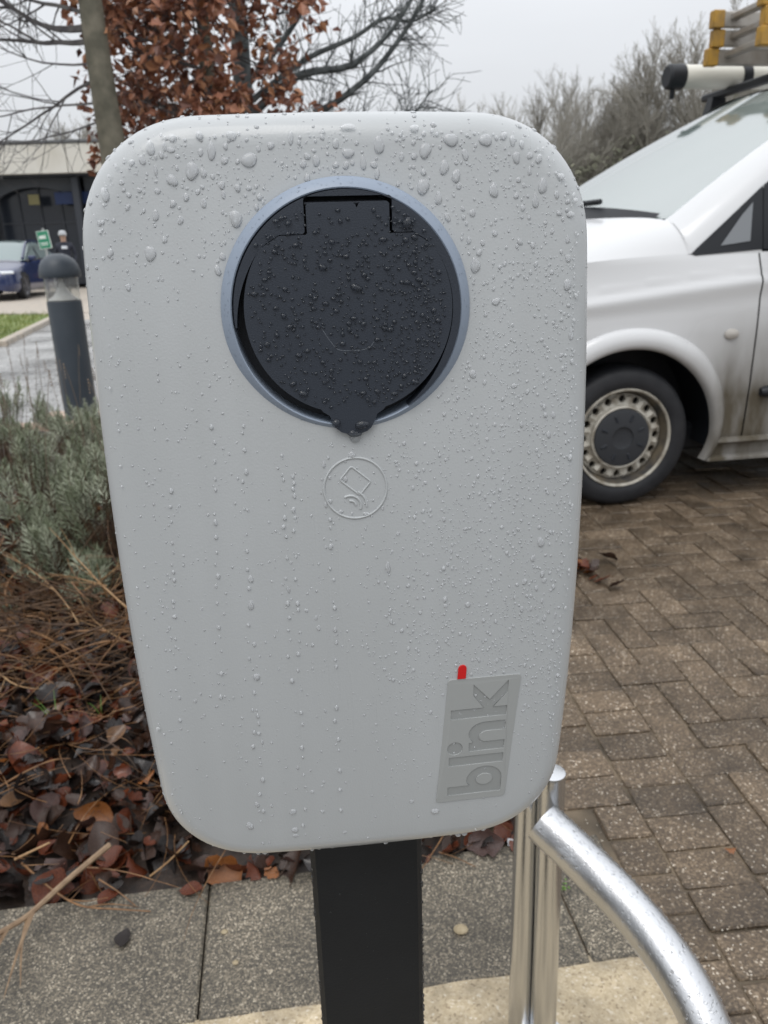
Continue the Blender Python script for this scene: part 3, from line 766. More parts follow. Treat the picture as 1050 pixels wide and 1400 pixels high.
MB().tube([(0, 0, -.01), (-.0115, -.008, .512)], GR, 28, cap=False).build('upright', M_steel, guard)
MB().lathe([(GR * 1.0, -.006), (GR * 1.02, 0), (GR * 1.0, .0022), (GR * .9, .003), (.0001, .0034)], 28, Matrix.Translation((-.0116, -.0081, .512))).build('end_cap', M_steel, guard)
arm = cat([(.203, .853, .452), (.214, .842, .446), (.231, .826, .437), (.256, .798, .424), (.288, .762, .406), (.319, .716, .385), (.342, .676, .361), (.358, .638, .330), (.370, .600, .285), (.379, .570, .215), (.384, .553, .12), (.385, .548, 0)], 7)
arm_o = MB().tube([p - gp for p in arm], GR * 1.51, 28).build('hoop', steel('satin_steel', .33), guard)
MB().lathe([(.019, 0), (.036, 0), (.036, .004), (.021, .007), (.019, .007)], 24).build('floor_flange', M_steel, guard)
am = MB(); random.seed(31)
for _ in range(800):
    i = random.randrange(2, 56); p = arm[i] - gp; d = (arm[i + 1] - arm[i]).normalized()
    s1 = Vector((0, 0, 1)) - d * d.z; s1.normalize(); s2 = d.cross(s1); a = ru(-1.4, 1.4)
    nn = (s1 * math.cos(a) + s2 * math.sin(a)).normalized(); q = p.lerp(arm[i + 1] - gp, rnd()) + nn * GR * 1.51; b = nn.cross(d); d_ = ru(.0012, .0034)
    drop(am, 0, 0, d_, d_ * ru(.9, 1.7), lambda U_, V_, p=q, a=d, b=b, nn=nn: (p + a * U_ + b * V_ - nn * (U_ * U_ + V_ * V_) * 0, nn), seg=7, hfac=.34, irr=.2)
stuff(am.build('hoop_raindrops', M_water, arm_o, ang=None))
gp2 = Vector((.1960, .905, 0))
g2 = tag(empty('guard_post', gp2), 'plain straight stainless steel post tight beside the capped hoop post', 'guard post')
MB().tube([(0, 0, -.01), (-.004, 0, .60)], GR, 28, cap=False).build('upright', M_steel, g2)
MB().lathe([(GR, -.004), (GR * 1.01, 0), (GR * .9, .003), (.0001, .0034)], 28, Matrix.Translation((-.004, 0, .600))).build('end_cap', M_steel, g2)

# grit on the pavers and slabs
gt = MB(); random.seed(12)
for _ in range(5200):
    x, y = ru(.36, 2.4), ru(.8, 5.0)
    s = project((x, y, 0))
    if not s or not (740 < s[0] < 1080): continue
    if rnd() > 1.6 / (y * y): continue
    d_ = ru(.0008, .0028); a = ru(0, 6.28)
    q = [Vector((math.cos(a + k * 1.57) * d_ * ru(.6, 1), math.sin(a + k * 1.57) * d_ * ru(.6, 1), .001)) for k in range(4)]
    c = Vector((x, y, 0)); gt.add([c + p for p in q] + [c + Vector((0, 0, .001 + d_ * .7))], [(0, 1, 4), (1, 2, 4), (2, 3, 4), (3, 0, 4)])
stuff(gt.build('grit', mat('pale_grit', (.48, .43, .35), .6, var=(.62, .58, .50), vscale=50), paving, smooth=False))

# ================================================================ planting bed: leaf litter, twigs, dead stems
def leafmat(name, c, c2): return mat(name, c, .22, var=c2, vscale=45, spec=.5, bump=.4, bscale=120)
LM = [leafmat('leaf_dark', (.020, .010, .0065), (.046, .022, .013)), leafmat('leaf_red', (.055, .014, .007), (.13, .036, .015)), leafmat('leaf_plum', (.028, .014, .012), (.080, .045, .037)), leafmat('leaf_orange', (.15, .052, .014), (.24, .092, .028)), leafmat('leaf_black', (.007, .0055, .005), (.019, .013, .011)), leafmat('leaf_tan', (.085, .044, .022), (.16, .088, .045))]
def bedz(x, y):
    s = (x + 4.2) / 4.55; t = (y - 1.28 - x * math.tan(SA)) / (4.0 - x * math.tan(SA)); t = max(0, t)
    return -.02 + .05 * min(1, t * 14) + .03 * mnoise.noise((x * 4, y * 4, 0)) + .015 * mnoise.noise((x * 15, y * 15, 3))
def leaf_mesh(seed, lobes=True):
    random.seed(seed); m = MB(); n = 9; rows_ = []; cu_ = ru(-1.6, 1.6); tw = ru(-1, 1); cup_ = ru(-1.2, 1.2); L = 1.
    for i in range(n):
        t = i / (n - 1); wd = .36 * math.sin(math.pi * min(1, t * .96 + .02)) ** .8
        if lobes: wd *= 1 + .22 * math.sin(t * 19 + seed)
        a = cu_ * (t - .5); cx_ = math.sin(a) / (abs(cu_) + .3) * .9 if abs(cu_) > .2 else (t - .5); cz_ = (1 - math.cos(a)) * .6
        row = []
        for s in(-1, -.5, 0, .5, 1):
            row.append((t - .5, s * wd + .05 * math.sin(t * 5 + seed), cz_ * .8 + cup_ * (s * wd) ** 2 * 1.6 + tw * s * wd * (t - .5) * .9 + ru(-.025, .025)))
        rows_.append(row)
    m.grid(rows_); m.tube([(-.5, 0, 0), (-.62, ru(-.08, .08), ru(-.05, .1))], .014, 3)
    return m
LV = [leaf_mesh(100 + i, i % 2 == 0) for i in range(12)]
LME = {}
def leafdata(i, k):
    if (i, k) not in LME: LME[(i, k)] = LV[i].mesh('leaf', LM[k])
    return LME[(i, k)]
def pick_leaf():
    return random.choices(range(6), (28, 28, 11, 3, 26, 4))[0]
random.seed(77)
cand = []
for _ in range(9500):
    y = ru(1.26, 3.9); x = ru(-2.3, .30)
    y += x * math.tan(SA) * .8
    if y < 1.25 + x * math.tan(SA): continue
    s = project((x, y, .03))
    if not s or s[0] < -80 or s[0] > 760 or s[1] > 1330: continue
    if s[1] < 690 and rnd() < .5: continue
    cand.append((s, x, y))
# leaves the photograph shows whole: nearest, left of the charger, and in the gap under it
show = [c for c in cand if (c[0][0] < 300 and c[0][1] > 820) or (560 < c[0][0] < 720 and c[0][1] > 1100) or (c[0][0] < 430 and c[0][1] > 1120)]
show.sort(key=lambda c: c[0][2]); top_ids = set(id(c) for c in show[:290])
lit = [MB() for _ in range(6)]
for c in cand:
    s, x, y = c; k = pick_leaf(); i = random.randrange(12); sz = ru(.026, .06) if rnd() < .7 else ru(.06, .095)
    edge = (y - 1.25 - x * math.tan(SA))
    z = bedz(x, y) + ru(.002, .05) + .03 * mnoise.noise((x * 9, y * 9, 7))
    if edge < .05: z = ru(.004, .02)
    E_ = (R(ru(-60, 60)), R(ru(-55, 55)), ru(0, 6.28))
    if id(c) in top_ids:
        o = bpy.data.objects.new('leaf', leafdata(i, k)); col.objects.link(o); o.parent = bed; o.location = (x, y, z); o.rotation_euler = E_; o.scale = (sz, sz, sz)
    else:
        from mathutils import Euler
        M_ = Matrix.Translation((x, y, z)) @ Euler(E_).to_matrix().to_4x4() @ Matrix.Scale(sz, 4)
        lit[k].add([M_ @ Vector(p) for p in LV[i].v], LV[i].f)
allm = MB()
for k in range(6): allm.add(lit[k].v, lit[k].f, k)
stuff(allm.build('leaf_litter', LM, bed))
# strays on the slabs and pavers
for x, y, sz, k, i in ((-.50, 1.09, .042, 4, 3), (-.40, 1.20, .045, 1, 5), (-.56, 1.19, .05, 1, 7)):
    o = bpy.data.objects.new('fallen_leaf', leafdata(i, k)); col.objects.link(o); o.location = (x, y, .008); o.rotation_euler = (R(4), R(-3), ru(0, 6)); o.scale = (sz, sz, sz * .3)
    tag(o, {3: 'blackened wet leaf flat on the grey slab', 5: 'small red leaf at the edge of the grey slab', 7: 'red-brown curled leaf under the forked dead stem'}[i], 'leaf')
for q in range(26):
    x, y = random.gauss(.73, .07), random.gauss(2.66, .05)
    o = bpy.data.objects.new('leaf', leafdata(random.randrange(12), random.choice((1, 1, 2, 0, 3)))); col.objects.link(o); o.parent = paving; o.location = (x, y, .012 + ru(0, .02)); o.rotation_euler = (R(ru(-40, 40)), R(ru(-40, 40)), ru(0, 6.28)); sz = ru(.04, .08); o.scale = (sz,) * 3
o = bpy.data.objects.new('leaf', leafdata(2, 3)); col.objects.link(o); o.parent = paving; o.location = (.69, 1.265, .008); o.scale = (.022,) * 3

def stick(m, p0, d, L, r0, r1, bend=.25, n=9, sides=5):
    p = Vector(p0); d = Vector(d).normalized(); pts = [p.copy()]; ax = Vector((ru(-1, 1), ru(-1, 1), ru(-1, 1)))
    for i in range(n):
        d = (d + ax * (bend / n) + Vector((ru(-1, 1), ru(-1, 1), ru(-1, 1))) * .06).normalized(); p = p + d * (L / n); pts.append(p.copy())
    m.tube(pts, [r0 + (r1 - r0) * i / n for i in range(n + 1)], sides); return pts
M_tw = mat('dead_twig', (.10, .048, .020), .5, var=(.24, .125, .052), vscale=40, coord='Object')
M_tw2 = mat('dark_twig', (.045, .028, .02), .6, var=(.09, .055, .035), vscale=40)
M_straw = mat('straw_stem', (.26, .15, .07), .55, var=(.36, .23, .115), vscale=40)
random.seed(91)
tl = MB(); 
for _ in range(950):
    x = ru(-1.7, .28); y = ru(1.27, 3.0) + x * math.tan(SA) * .8
    s = project((x, y, .03))
    if not s or s[0] < -60 or s[0] > 740: continue
    a = ru(0, 6.28); stick(tl, (x, y, bedz(x, y) + ru(.02, .07)), (math.cos(a), math.sin(a) * .6, ru(-.12, .18)), ru(.06, .30), ru(.0006, .0018), .0004, .9, 7, 3)
stuff(tl.build('twig_litter', M_tw, bed))
tl = MB()
for _ in range(700):
    x = ru(-1.7, .28); y = ru(1.30, 3.0) + x * math.tan(SA) * .8; a = ru(0, 6.28)
    stick(tl, (x, y, bedz(x, y) + ru(.015, .05)), (math.cos(a), math.sin(a), ru(-.1, .1)), ru(.05, .2), ru(.0008, .002), .0006, .6, 5, 3)
stuff(tl.build('dark_twig_litter', M_tw2, bed))
# the stems one can point at
def path(name, pts, r0, r1, m, label, cat_='stem', forks=()):
    e = tag(empty(name, Vector(pts[0])), label, cat_)
    P = cat(pts, 8); o0 = Vector(pts[0])
    MB().tube([p - o0 for p in P], [r0 + (r1 - r0) * i / (len(P) - 1) for i in range(len(P))], 7).build('stalk', m, e)
    for f in forks:
        Q = cat(f, 6); MB().tube([p - o0 for p in Q], [r1 * 1.1 + (.0006 - r1 * 1.1) * i / (len(Q) - 1) for i in range(len(Q))], 5).build('side_twig', m, e)
    return e
def gp_(x, y, z=0.):   # where a photograph point meets the plane at height z
    d = fw + rt * ((x - 525) / FPX) + up * ((700 - y) / FPX); t = (z - CAM_H) / d.z; return CAMP + d * t
path('dead_stem', [gp_(150, 1155, .07), gp_(90, 1205, .06), gp_(40, 1250, .05), gp_(0, 1275, .05), gp_(-40, 1300, .04)], .0062, .0042, mat('grey_stem', (.17, .11, .065), .55, var=(.26, .18, .11), vscale=50), 'thick forked dead stem leaning from the leaf litter onto the slab', forks=[[gp_(45, 1248, .05), gp_(25, 1300, .03), gp_(5, 1365, .02)], [gp_(40, 1250, .05), gp_(30, 1290, .03), gp_(28, 1350, .02)], [gp_(10, 1270, .05), gp_(-10, 1310, .03), gp_(-30, 1380, .02)]])
path('dry_twig', [gp_(30, 1180, .04), gp_(70, 1215, .03), gp_(110, 1238, .02), gp_(160, 1243, .015), gp_(206, 1246, .006)], .0024, .0012, M_tw, 'thin forked reddish twig lying flat on the slab', forks=[[gp_(95, 1230, .02), gp_(120, 1232, .02), gp_(148, 1227, .014)], [gp_(120, 1240, .02), gp_(150, 1236, .02), gp_(190, 1240, .008)]])
path('straw', [gp_(205, 1198, .012), gp_(230, 1178, .04), gp_(258, 1150, .08)], .0021, .0016, M_straw, 'pale straight straw propped against the litter below the charging box')
path('dry_twig', [gp_(135, 1202, .03), gp_(160, 1218, .02), gp_(185, 1238, .008)], .0016, .0009, M_tw, 'short brown twig overhanging the slab edge')
path('dry_twig', [gp_(20, 1175, .05), gp_(45, 1163, .06), gp_(68, 1152, .07)], .0028, .002, M_straw, 'short broken tan twig on top of the dark litter')
path('dry_twig', [gp_(0, 1075, .08), gp_(35, 1055, .09), gp_(70, 1040, .10), gp_(96, 1037, .09)], .0026, .0012, M_tw, 'long orange-brown stalk bundle arching over the litter', forks=[[gp_(10, 1075, .08), gp_(50, 1058, .08), gp_(90, 1048, .08)], [gp_(0, 1085, .07), gp_(45, 1064, .08), gp_(80, 1050, .08)]])
path('dry_twig', [gp_(600, 1165, .02), gp_(622, 1172, .012), gp_(650, 1185, .005)], .0013, .0008, M_tw, 'thin brown twig lying on the slab between the two posts')
# pebbles and a scrap of paper
def pebble(x, y, s, label, m):
    random.seed(int(x)); m_ = MB(); rows_ = []
    for i in range(7):
        f_ = math.pi * i / 6
        rows_.append([(s * math.sin(f_) * math.cos(a * .628) * (1 + .25 * mnoise.noise((x + a, i, 1))), s * .8 * math.sin(f_) * math.sin(a * .628) * (1 + .25 * mnoise.noise((x + a, i, 5))), s * .45 * math.cos(f_)) for a in range(10)])
    o_ = m_.grid(rows_, wrap=True).build('pebble', m, loc=gp_(x, y) + Vector((0, 0, s * .3))); return tag(o_, label, 'pebble')
M_peb = mat('pebble', (.26, .21, .13), .8, var=(.36, .30, .20), vscale=90, bump=.5)
pebble(630, 1273, .014, 'buff pebble on the grey slab behind the black post', M_peb)
pebble(307, 1275, .007, 'small buff pebble by the slab joint', M_peb); pebble(322, 1317, .006, 'yellowish pebble on the left slab', M_peb)
sc_ = MB(); random.seed(4)
sc_.grid([[(-.012 + .008 * j, ru(-.003, .003), .002 + .007 * i + ru(-.002, .002)) for j in range(4)] for i in range(3)]); sc_.grid([[(-.012 + .008 * j, .004 + ru(-.003, .003), .002 + .007 * i + ru(-.002, .002)) for j in range(4)] for i in range(3)], flip=True)
tag(sc_.build('paper_scrap', mat('white_scrap', (.75, .78, .82), .6), loc=gp_(702, 1157) + Vector((0, 0, .002))), 'scrap of white paper at the edge of the leaf litter', 'litter')
# weeds: green blades in the litter, sprig in the slab joint
M_green = mat('fresh_green', (.09, .17, .03), .45)
def blades(loc, L, label, n=3, h=.09):
    random.seed(n + int(loc[0] * 100)); m_ = MB()
    for _ in range(n):
        a = ru(0, 6.28); q = [Vector((math.cos(a), math.sin(a), 0)) * (h * .5 * t * t) + Vector((0, 0, h * t * ru(.95, 1.05))) for t in (0, .3, .6, .8, 1)]
        m_.tube(q, [.0018, .0018, .0015, .001, .0003], 4)
    return tag(m_.build('grass_tuft', M_green, loc=loc), label, 'weed')
blades(gp_(82, 1008, .03), 0, 'two green grass blades sprouting through the dead leaves', 3, .11); blades(gp_(140, 985, .03), 0, 'small green shoot beside the litter under the brushwood', 2, .06)
m_ = MB(); random.seed(66)
for _ in range(14):
    a = ru(0, 6.28); c = Vector((ru(-.006, .006), ru(-.012, .012), ru(.002, .010))); d = Vector((math.cos(a), math.sin(a), .3)) * .005; e_ = Vector((-math.sin(a), math.cos(a), 0)) * .0025
    m_.add([c, c + d * .5 + e_, c + d, c + d * .5 - e_], [(0, 1, 2, 3)])
tag(m_.build('weed_sprig', M_green, loc=gp_(771, 1215, .0)), 'tiny green weed in the joint between two slabs', 'weed')

# ================================================================ lavender bushes
M_lav = mat('lavender_leaf', (.13, .155, .090), .55, var=(.22, .245, .165), vscale=8)
M_lav2 = mat('lavender_pale', (.26, .29, .205), .55, var=(.36, .38, .29), vscale=9)
M_wood = mat('woody_stem', (.045, .026, .016), .65, var=(.12, .068, .034), vscale=30, bump=.4)
def lavender(loc, rx, ry, h, nsh, seed, label, stalks=0, brush=60, zlow=.15):
    random.seed(seed); e = tag(empty('lavender_bush', loc), label, 'bush', 'lavender bushes in the bed')
    fo = [MB(), MB()]; wd = MB()
    cls = [(ru(0, 6.28), math.sqrt(rnd())) for _ in range(max(6, nsh // 11))]
    for _ in range(nsh):
        a, r_ = random.choice(cls); x, y = rx * r_ * math.cos(a) + random.gauss(0, .026), ry * r_ * math.sin(a) + random.gauss(0, .026)
        top = h * (1 - .75 * r_ ** 2.2) * ru(.72, 1.05)
        base = Vector((x * .55, y * .55, max(.02, top * .35))); tip = Vector((x * 1.05, y * 1.05, max(top, zlow * ru(.8, 1.2))))
        ax = (tip - base).normalized() + Vector((ru(-.25, .25), ru(-.25, .25), .35)); ax.normalize(); L = ru(.05, .10); k = 1 if rnd() < .42 else 0
        s0 = tip - ax * L; nl = random.randrange(20, 32); p_ = ax.orthogonal().normalized(); q_ = ax.cross(p_)
        wd.tube([base * .8, base.lerp(s0, .6) + Vector((ru(-.01, .01), ru(-.01, .01), 0)), s0, tip], [.0016, .0014, .0011, .0006], 3, cap=False)
        for i in range(nl):
            t = i / nl; c = s0 + ax * L * t; an_ = i * 2.4 + ru(-.3, .3); rad = p_ * math.cos(an_) + q_ * math.sin(an_)
            ll = ru(.030, .052) * (1 - .45 * t); d = (rad * (1 - .55 * t) + ax * (.45 + .8 * t)).normalized(); sd = d.cross(ax).normalized() * ru(.0014, .0026)
            fo[k].add([c, c + d * ll * .5 + sd, c + d * ll, c + d * ll * .5 - sd], [(0, 1, 2, 3)])
    f1 = fo[0].build('foliage', M_lav, e, smooth=False); f2 = fo[1].build('foliage', M_lav2, e, smooth=False)
    wd.build('shoots', M_wood, e)
    for _ in range(brush):
        st_ = MB(); a = ru(0, 6.28); b0 = Vector((ru(-.3, .3) * rx, ru(-.3, .3) * ry, .01)); d = Vector((math.cos(a), math.sin(a), ru(.25, 1.1)))
        p = stick(st_, b0, d, ru(.6, 1.15) * rx, ru(.003, .0062), .0012, .8, 9, 5)
        for f in range(3):
            q = p[random.randrange(3, 9)]; stick(st_, q, (d + Vector((ru(-.8, .8), ru(-.8, .8), ru(-.2, .6)))), ru(.08, .2), .0018, .0007, .5, 5, 3)
        st_.build('branch', M_wood, e)
    for _ in range(stalks):
        st_ = MB(); b0 = Vector((ru(-.8, .8) * rx, ru(-.8, .8) * ry, h * .7)); p = stick(st_, b0, (ru(-.12, .12), ru(-.12, .12), 1), ru(.25, .42), .0014, .0010, .2, 8, 4)
        tip = p[-1]; 
        for j in range(5): st_.tube([tip - Vector((0, 0, .012 * j + .004)), tip - Vector((0, 0, .012 * j - .002))], [.0035, .0012], 5)
        st_.build('flower_stalk', mat('stalk', (.16, .12, .085), .7), e)
    return e
lavender((-1.36, 2.80, .0), .42, .36, .60, 360, 1, 'grey-green lavender bush with tall dry flower stalks, in front of the round bollard', 10, 22)
lavender((-.98, 2.66, .0), .32, .32, .57, 280, 2, 'grey-green lavender bush tight behind the left edge of the charging box', 3, 14)
lavender((-1.08, 2.45, .0), .34, .20, .36, 130, 3, 'low straggly lavender bush with bare brown woody branches showing', 0, 44, .10)
lavender((-1.95, 3.85, .0), .5, .42, .60, 320, 4, 'lavender bush with many flower stalks against the pale drive', 16, 10)
lavender((-1.42, 3.70, .0), .42, .4, .56, 300, 5, 'lavender bush at the back of the bed near the bollard foot', 5, 6)
lavender((-1.85, 4.75, .0), .5, .35, .42, 240, 6, 'low lavender bush along the pink kerb beside the bollard', 4, 4)
# brushwood: heap of dry brown stems below the bushes
random.seed(14); bw = tag(empty('brushwood', (-.95, 2.05, .02)), 'heap of dry brown pruned stems under the lavender', 'brushwood')
for _ in range(190):
    m_ = MB(); x = ru(-.50, .42); y = ru(-.18, .22); a = ru(0, 6.28)
    p = stick(m_, (x, y, ru(.02, .24)), (math.cos(a), math.sin(a) * .5 - .2, ru(-.25, .65)), ru(.14, .42), ru(.0016, .0046), .0008, 1.3, 9, 5)
    for f in range(3): stick(m_, p[random.randrange(2, 8)], (math.cos(a) + ru(-.8, .8), ru(-.7, .4), ru(-.3, .7)), ru(.05, .15), .0012, .0006, .9, 5, 3)
    m_.build('stem', M_straw if rnd() < .06 else (M_tw if rnd() < .45 else M_wood), bw)

# ================================================================ bollard light
M_bol = mat('bollard_paint', (.040, .052, .066), .42, var=(.05, .063, .078), vscale=5)
M_clear = mat('bollard_lens', (.92, .93, .92), .04, transmission=.92, ior=1.2)
M_cone = mat('cone_reflector', (.72, .72, .70), .4)
bo = tag(empty('bollard_light', (-2.235, 5.72, 0)), 'dark grey round bollard light with domed cap and clear lens', 'bollard')
br_ = .118
MB().lathe([(br_ * 1.0, 0), (br_, .86), (br_ * .98, .87), (.02, .875)], 40).build('column', M_bol, bo)
MB().lathe([(br_ * 1.3, 0), (br_ * 1.3, .012), (br_ * 1.02, .02)], 40).build('foot_ring', M_bol, bo)
MB().lathe([(br_ * .97, .868), (br_ * .97, 1.035), (br_ * .93, 1.035), (br_ * .93, .872), (br_ * .97, .868)], 40).build('lens', M_clear, bo)
cp = [(br_ * .88, .877), (br_ * .55, .905), (br_ * .32, .94), (br_ * .16, .98), (br_ * .07, 1.02), (.001, 1.03)]
MB().lathe(cp, 36).build('cone_reflector', M_cone, bo)
MB().lathe([(.001, 1.03), (br_ * 1.16, 1.03), (br_ * 1.19, 1.04), (br_ * 1.17, 1.075), (br_ * 1.08, 1.115), (br_ * .9, 1.15), (br_ * .6, 1.175), (br_ * .3, 1.188), (.001, 1.19)], 40).build('cap', M_bol, bo)
MB().box((0, .16, .0), (.34, .10, .03), .01).build('plinth_stone', M_pinkkerb, bo, smooth=False)

# ================================================================ white van
VA = R(9); VO = Vector((1.1397, 3.418, 0))
van = tag(empty('van', VO, VA), 'dirty white delivery van with steel wheels parked on the brown pavers', 'van')
def van_paint():
    m = mat('van_paint', (.60, .61, .62), .22, coat=.6); t, b = nodes_of(m); tcn = N(t, 'ShaderNodeTexCoord')
    sp = N(t, 'ShaderNodeSeparateXYZ'); t.links.new(tcn.outputs['Object'], sp.inputs[0])
    n = N(t, 'ShaderNodeTexNoise'); n.inputs['Scale'].default_value = 3.5; n.inputs['Detail'].default_value = 8
    mp_ = N(t, 'ShaderNodeMapping'); mp_.inputs['Scale'].default_value = (2.2, 1, .8); t.links.new(tcn.outputs['Object'], mp_.inputs[0]); t.links.new(mp_.outputs[0], n.inputs['Vector'])
    # road dirt: thickens low down and behind the front wheel
    mz = N(t, 'ShaderNodeMapRange'); mz.inputs['From Min'].default_value = .92; mz.inputs['From Max'].default_value = .50; mz.inputs['To Min'].default_value = 0; mz.inputs['To Max'].default_value = .92; t.links.new(sp.outputs['Z'], mz.inputs[0])
    mx_ = N(t, 'ShaderNodeMapRange'); mx_.inputs['From Min'].default_value = .16; mx_.inputs['From Max'].default_value = .44; mx_.inputs['To Min'].default_value = .08; mx_.inputs['To Max'].default_value = 1; t.links.new(sp.outputs['X'], mx_.inputs[0])
    mm = N(t, 'ShaderNodeMath', operation='MULTIPLY'); t.links.new(mz.outputs[0], mm.inputs[0]); t.links.new(mx_.outputs[0], mm.inputs[1])
    nm = N(t, 'ShaderNodeMapRange'); nm.inputs['From Min'].default_value = .3; nm.inputs['From Max'].default_value = .7; nm.inputs['To Min'].default_value = .72; nm.inputs['To Max'].default_value = 1.25; t.links.new(n.outputs['Fac'], nm.inputs[0])
    m2 = N(t, 'ShaderNodeMath', operation='MULTIPLY', use_clamp=True); t.links.new(mm.outputs[0], m2.inputs[0]); t.links.new(nm.outputs[0], m2.inputs[1])
    mr = N(t, 'ShaderNodeMixRGB'); mr.inputs[1].default_value = (.60, .61, .62, 1); mr.inputs[2].default_value = (.085, .072, .050, 1); t.links.new(m2.outputs[0], mr.inputs[0]); t.links.new(mr.outputs[0], b.inputs['Base Color'])
    r_ = N(t, 'ShaderNodeMapRange'); r_.inputs['To Min'].default_value = .22; r_.inputs['To Max'].default_value = .8; t.links.new(m2.outputs[0], r_.inputs[0]); t.links.new(r_.outputs[0], b.inputs['Roughness'])
    c_ = N(t, 'ShaderNodeMapRange'); c_.inputs['To Min'].default_value = .6; c_.inputs['To Max'].default_value = 0; t.links.new(m2.outputs[0], c_.inputs[0]); t.links.new(c_.outputs[0], b.inputs['Coat Weight'])
    return m
M_van = van_paint()
M_vglass = mat('van_side_glass', (.015, .017, .02), .05, spec=.6)
M_wscreen = mat('windscreen_glass', (.16, .20, .19), .10, transmission=.30, ior=1.30)
M_rub = mat('black_trim', (.012, .014, .018), .5)
M_tyre = mat('tyre', (.011, .012, .015), .6, var=(.019, .020, .023), vscale=12, bump=.3, bscale=60)
M_rim = mat('steel_rim', (.46, .44, .385), .5, .2, var=(.17, .14, .10), vscale=18, var_pts=(.45, .75))
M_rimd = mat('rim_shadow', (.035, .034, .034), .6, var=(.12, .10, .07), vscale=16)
M_cap = mat('hub_cap', (.028, .031, .036), .5)
VW = 1.90
def mirror(m):   # far side of the van
    o = len(m.v); n = len(m.f)
    m.v += [(x, VW - y, z) for x, y, z in m.v]; m.f += [tuple(i + o for i in f)[::-1] for f in m.f[:n]]; m.mi += m.mi[:n]; return m
# lower side rows: (z, v offset)
def nose(u): return 0 if u > -.35 else .30 * ((-.35 - u) / .62) ** 2.6 * 2.2
def side_v(u, z):
    prof = [(.18, .055), (.25, .03), (.32, .012), (.55, .0), (.80, .0), (.93, .006), (1.0, .0), (1.04, .022), (1.12, .055), (1.30, .09), (1.6, .16), (1.80, .23), (1.88, .33)]
    if .78 < z < 1.10: z = z - .10 * (max(-.6, min(u, .53)) - .53) * math.sin(math.pi * (z - .78) / .32)
    for (z0, v0), (z1, v1) in zip(prof, prof[1:]):
        if z <= z1: t = max(0, (z - z0) / (z1 - z0)); t = t * t * (3 - 2 * t) if .9 < z < 1.05 else t; return v0 + (v1 - v0) * t + nose(u)
    return .33 + nose(u)
WC = [(-.03, .325), (3.17, .325)]; WR = .445
def shoulder(u):    # height of the belt/fender top edge along the van
    return 1.12 if u > .2 else 1.12 - .10 * ((.2 - u) / 1.15) ** 1.6 - (.0 if u > -.6 else .10 * ((-.6 - u) / .37) ** 2)
def side_panel(u0, u1, du=.014, dz=.016):
    m = MB(); nu_ = max(2, int((u1 - u0) / du)); zs = 62; G = []
    for i in range(zs + 1):
        row = []
        for j in range(nu_ + 1):
            u = u0 + (u1 - u0) * j / nu_; top = shoulder(u); z = .19 + (top - .19) * i / zs; row.append((u, side_v(u, z), z))
        G.append(row)
    m.grid(G)
    keep = []
    for f in m.f:
        c = [sum(m.v[i][k] for i in f) / 4 for k in range(3)]
        if any(math.hypot(c[0] - a, c[2] - b) < WR for a, b in WC): continue
        if any(c[0] > a - .42 and c[0] < a + .42 and c[2] < b for a, b in WC): continue
        keep.append(f)
    m.f = keep; m.mi = [0] * len(keep); return m
fend = side_panel(-.96, .543); mirror(fend).build('front_wing', M_van, van)
door = side_panel(.551, 1.56); door_o = door.build('door', M_van, van)
d2 = side_panel(.551, 1.56); d2.v = [(x, VW - y, z) for x, y, z in d2.v]; d2.f = [f[::-1] for f in d2.f]; door_f = d2.build('door', M_van, van)
rear = side_panel(1.568, 3.86, .02); mirror(rear).build('rear_side', M_van, van)
# wing top and bonnet: from the shoulder up to the centre line
def cowl_u(v): return .17 - .40 * (1 - ((abs(v - .95)) / .76) ** 2) if abs(v - .95) < .76 else .17
def bonnet():
    m = MB(); G = []; nv_ = 40
    for i in range(nv_ + 1):
        s = i / nv_; row = []
        for j in range(45):
            t = j / 44
            # outer rail along the shoulder, inner rail along the centre line
            ue = -.96 + (.21 + .96) * t; ve = side_v(ue, shoulder(ue)); ze = shoulder(ue)
            v = ve + (.95 - ve) * s
            uc = -1.0 + (cowl_u(max(v, .19)) + 1.0) * t if s > .0 else ue
            k = min(1, s / .14); u = ue * (1 - k) + uc * k
            zc = .98 + .30 * (t ** .62); zmid = zc * (1 - .02 * (1 - t))
            zz = ze + (zmid - ze) * (1 - (1 - s) ** (6 + 7 * t))
            row.append((u, v, zz))
        G.append(row)
    return m.grid(G)
BON = bonnet().v[:]
mirror(bonnet()).build('bonnet', M_van, van, ang=50, merge=.0005)
# windscreen between the two pillars
def ws_pt(s, t):    # s across 0..1, t up 0..1
    v0 = .215 + .115 * t; v = v0 + (1.9 - 2 * v0) * s
    e = (abs(s - .5) * 2) ** 2
    ub = cowl_u(.19 + 1.52 * s) + .02; ut = .98 + .12 * e
    z = 1.268 + (1.875 - .05 * e - 1.268) * (t - .11 * t * (t - 1) * 1.6)
    return (ub + (ut - ub) * t, v, z)
ws = MB().grid([[ws_pt(j / 30, i / 24) for j in range(31)] for i in range(25)]); ws.build('windscreen', M_wscreen, van)
MB().grid([[Vector(ws_pt(.02 + .96 * j / 40, (0, .05, .10)[i] * (1 - .75 * abs(j / 20 - 1) ** 3) - .005)) + Vector((-.008, 0, .010)) for j in range(41)] for i in range(3)]).build('scuttle_panel', M_rub, van)
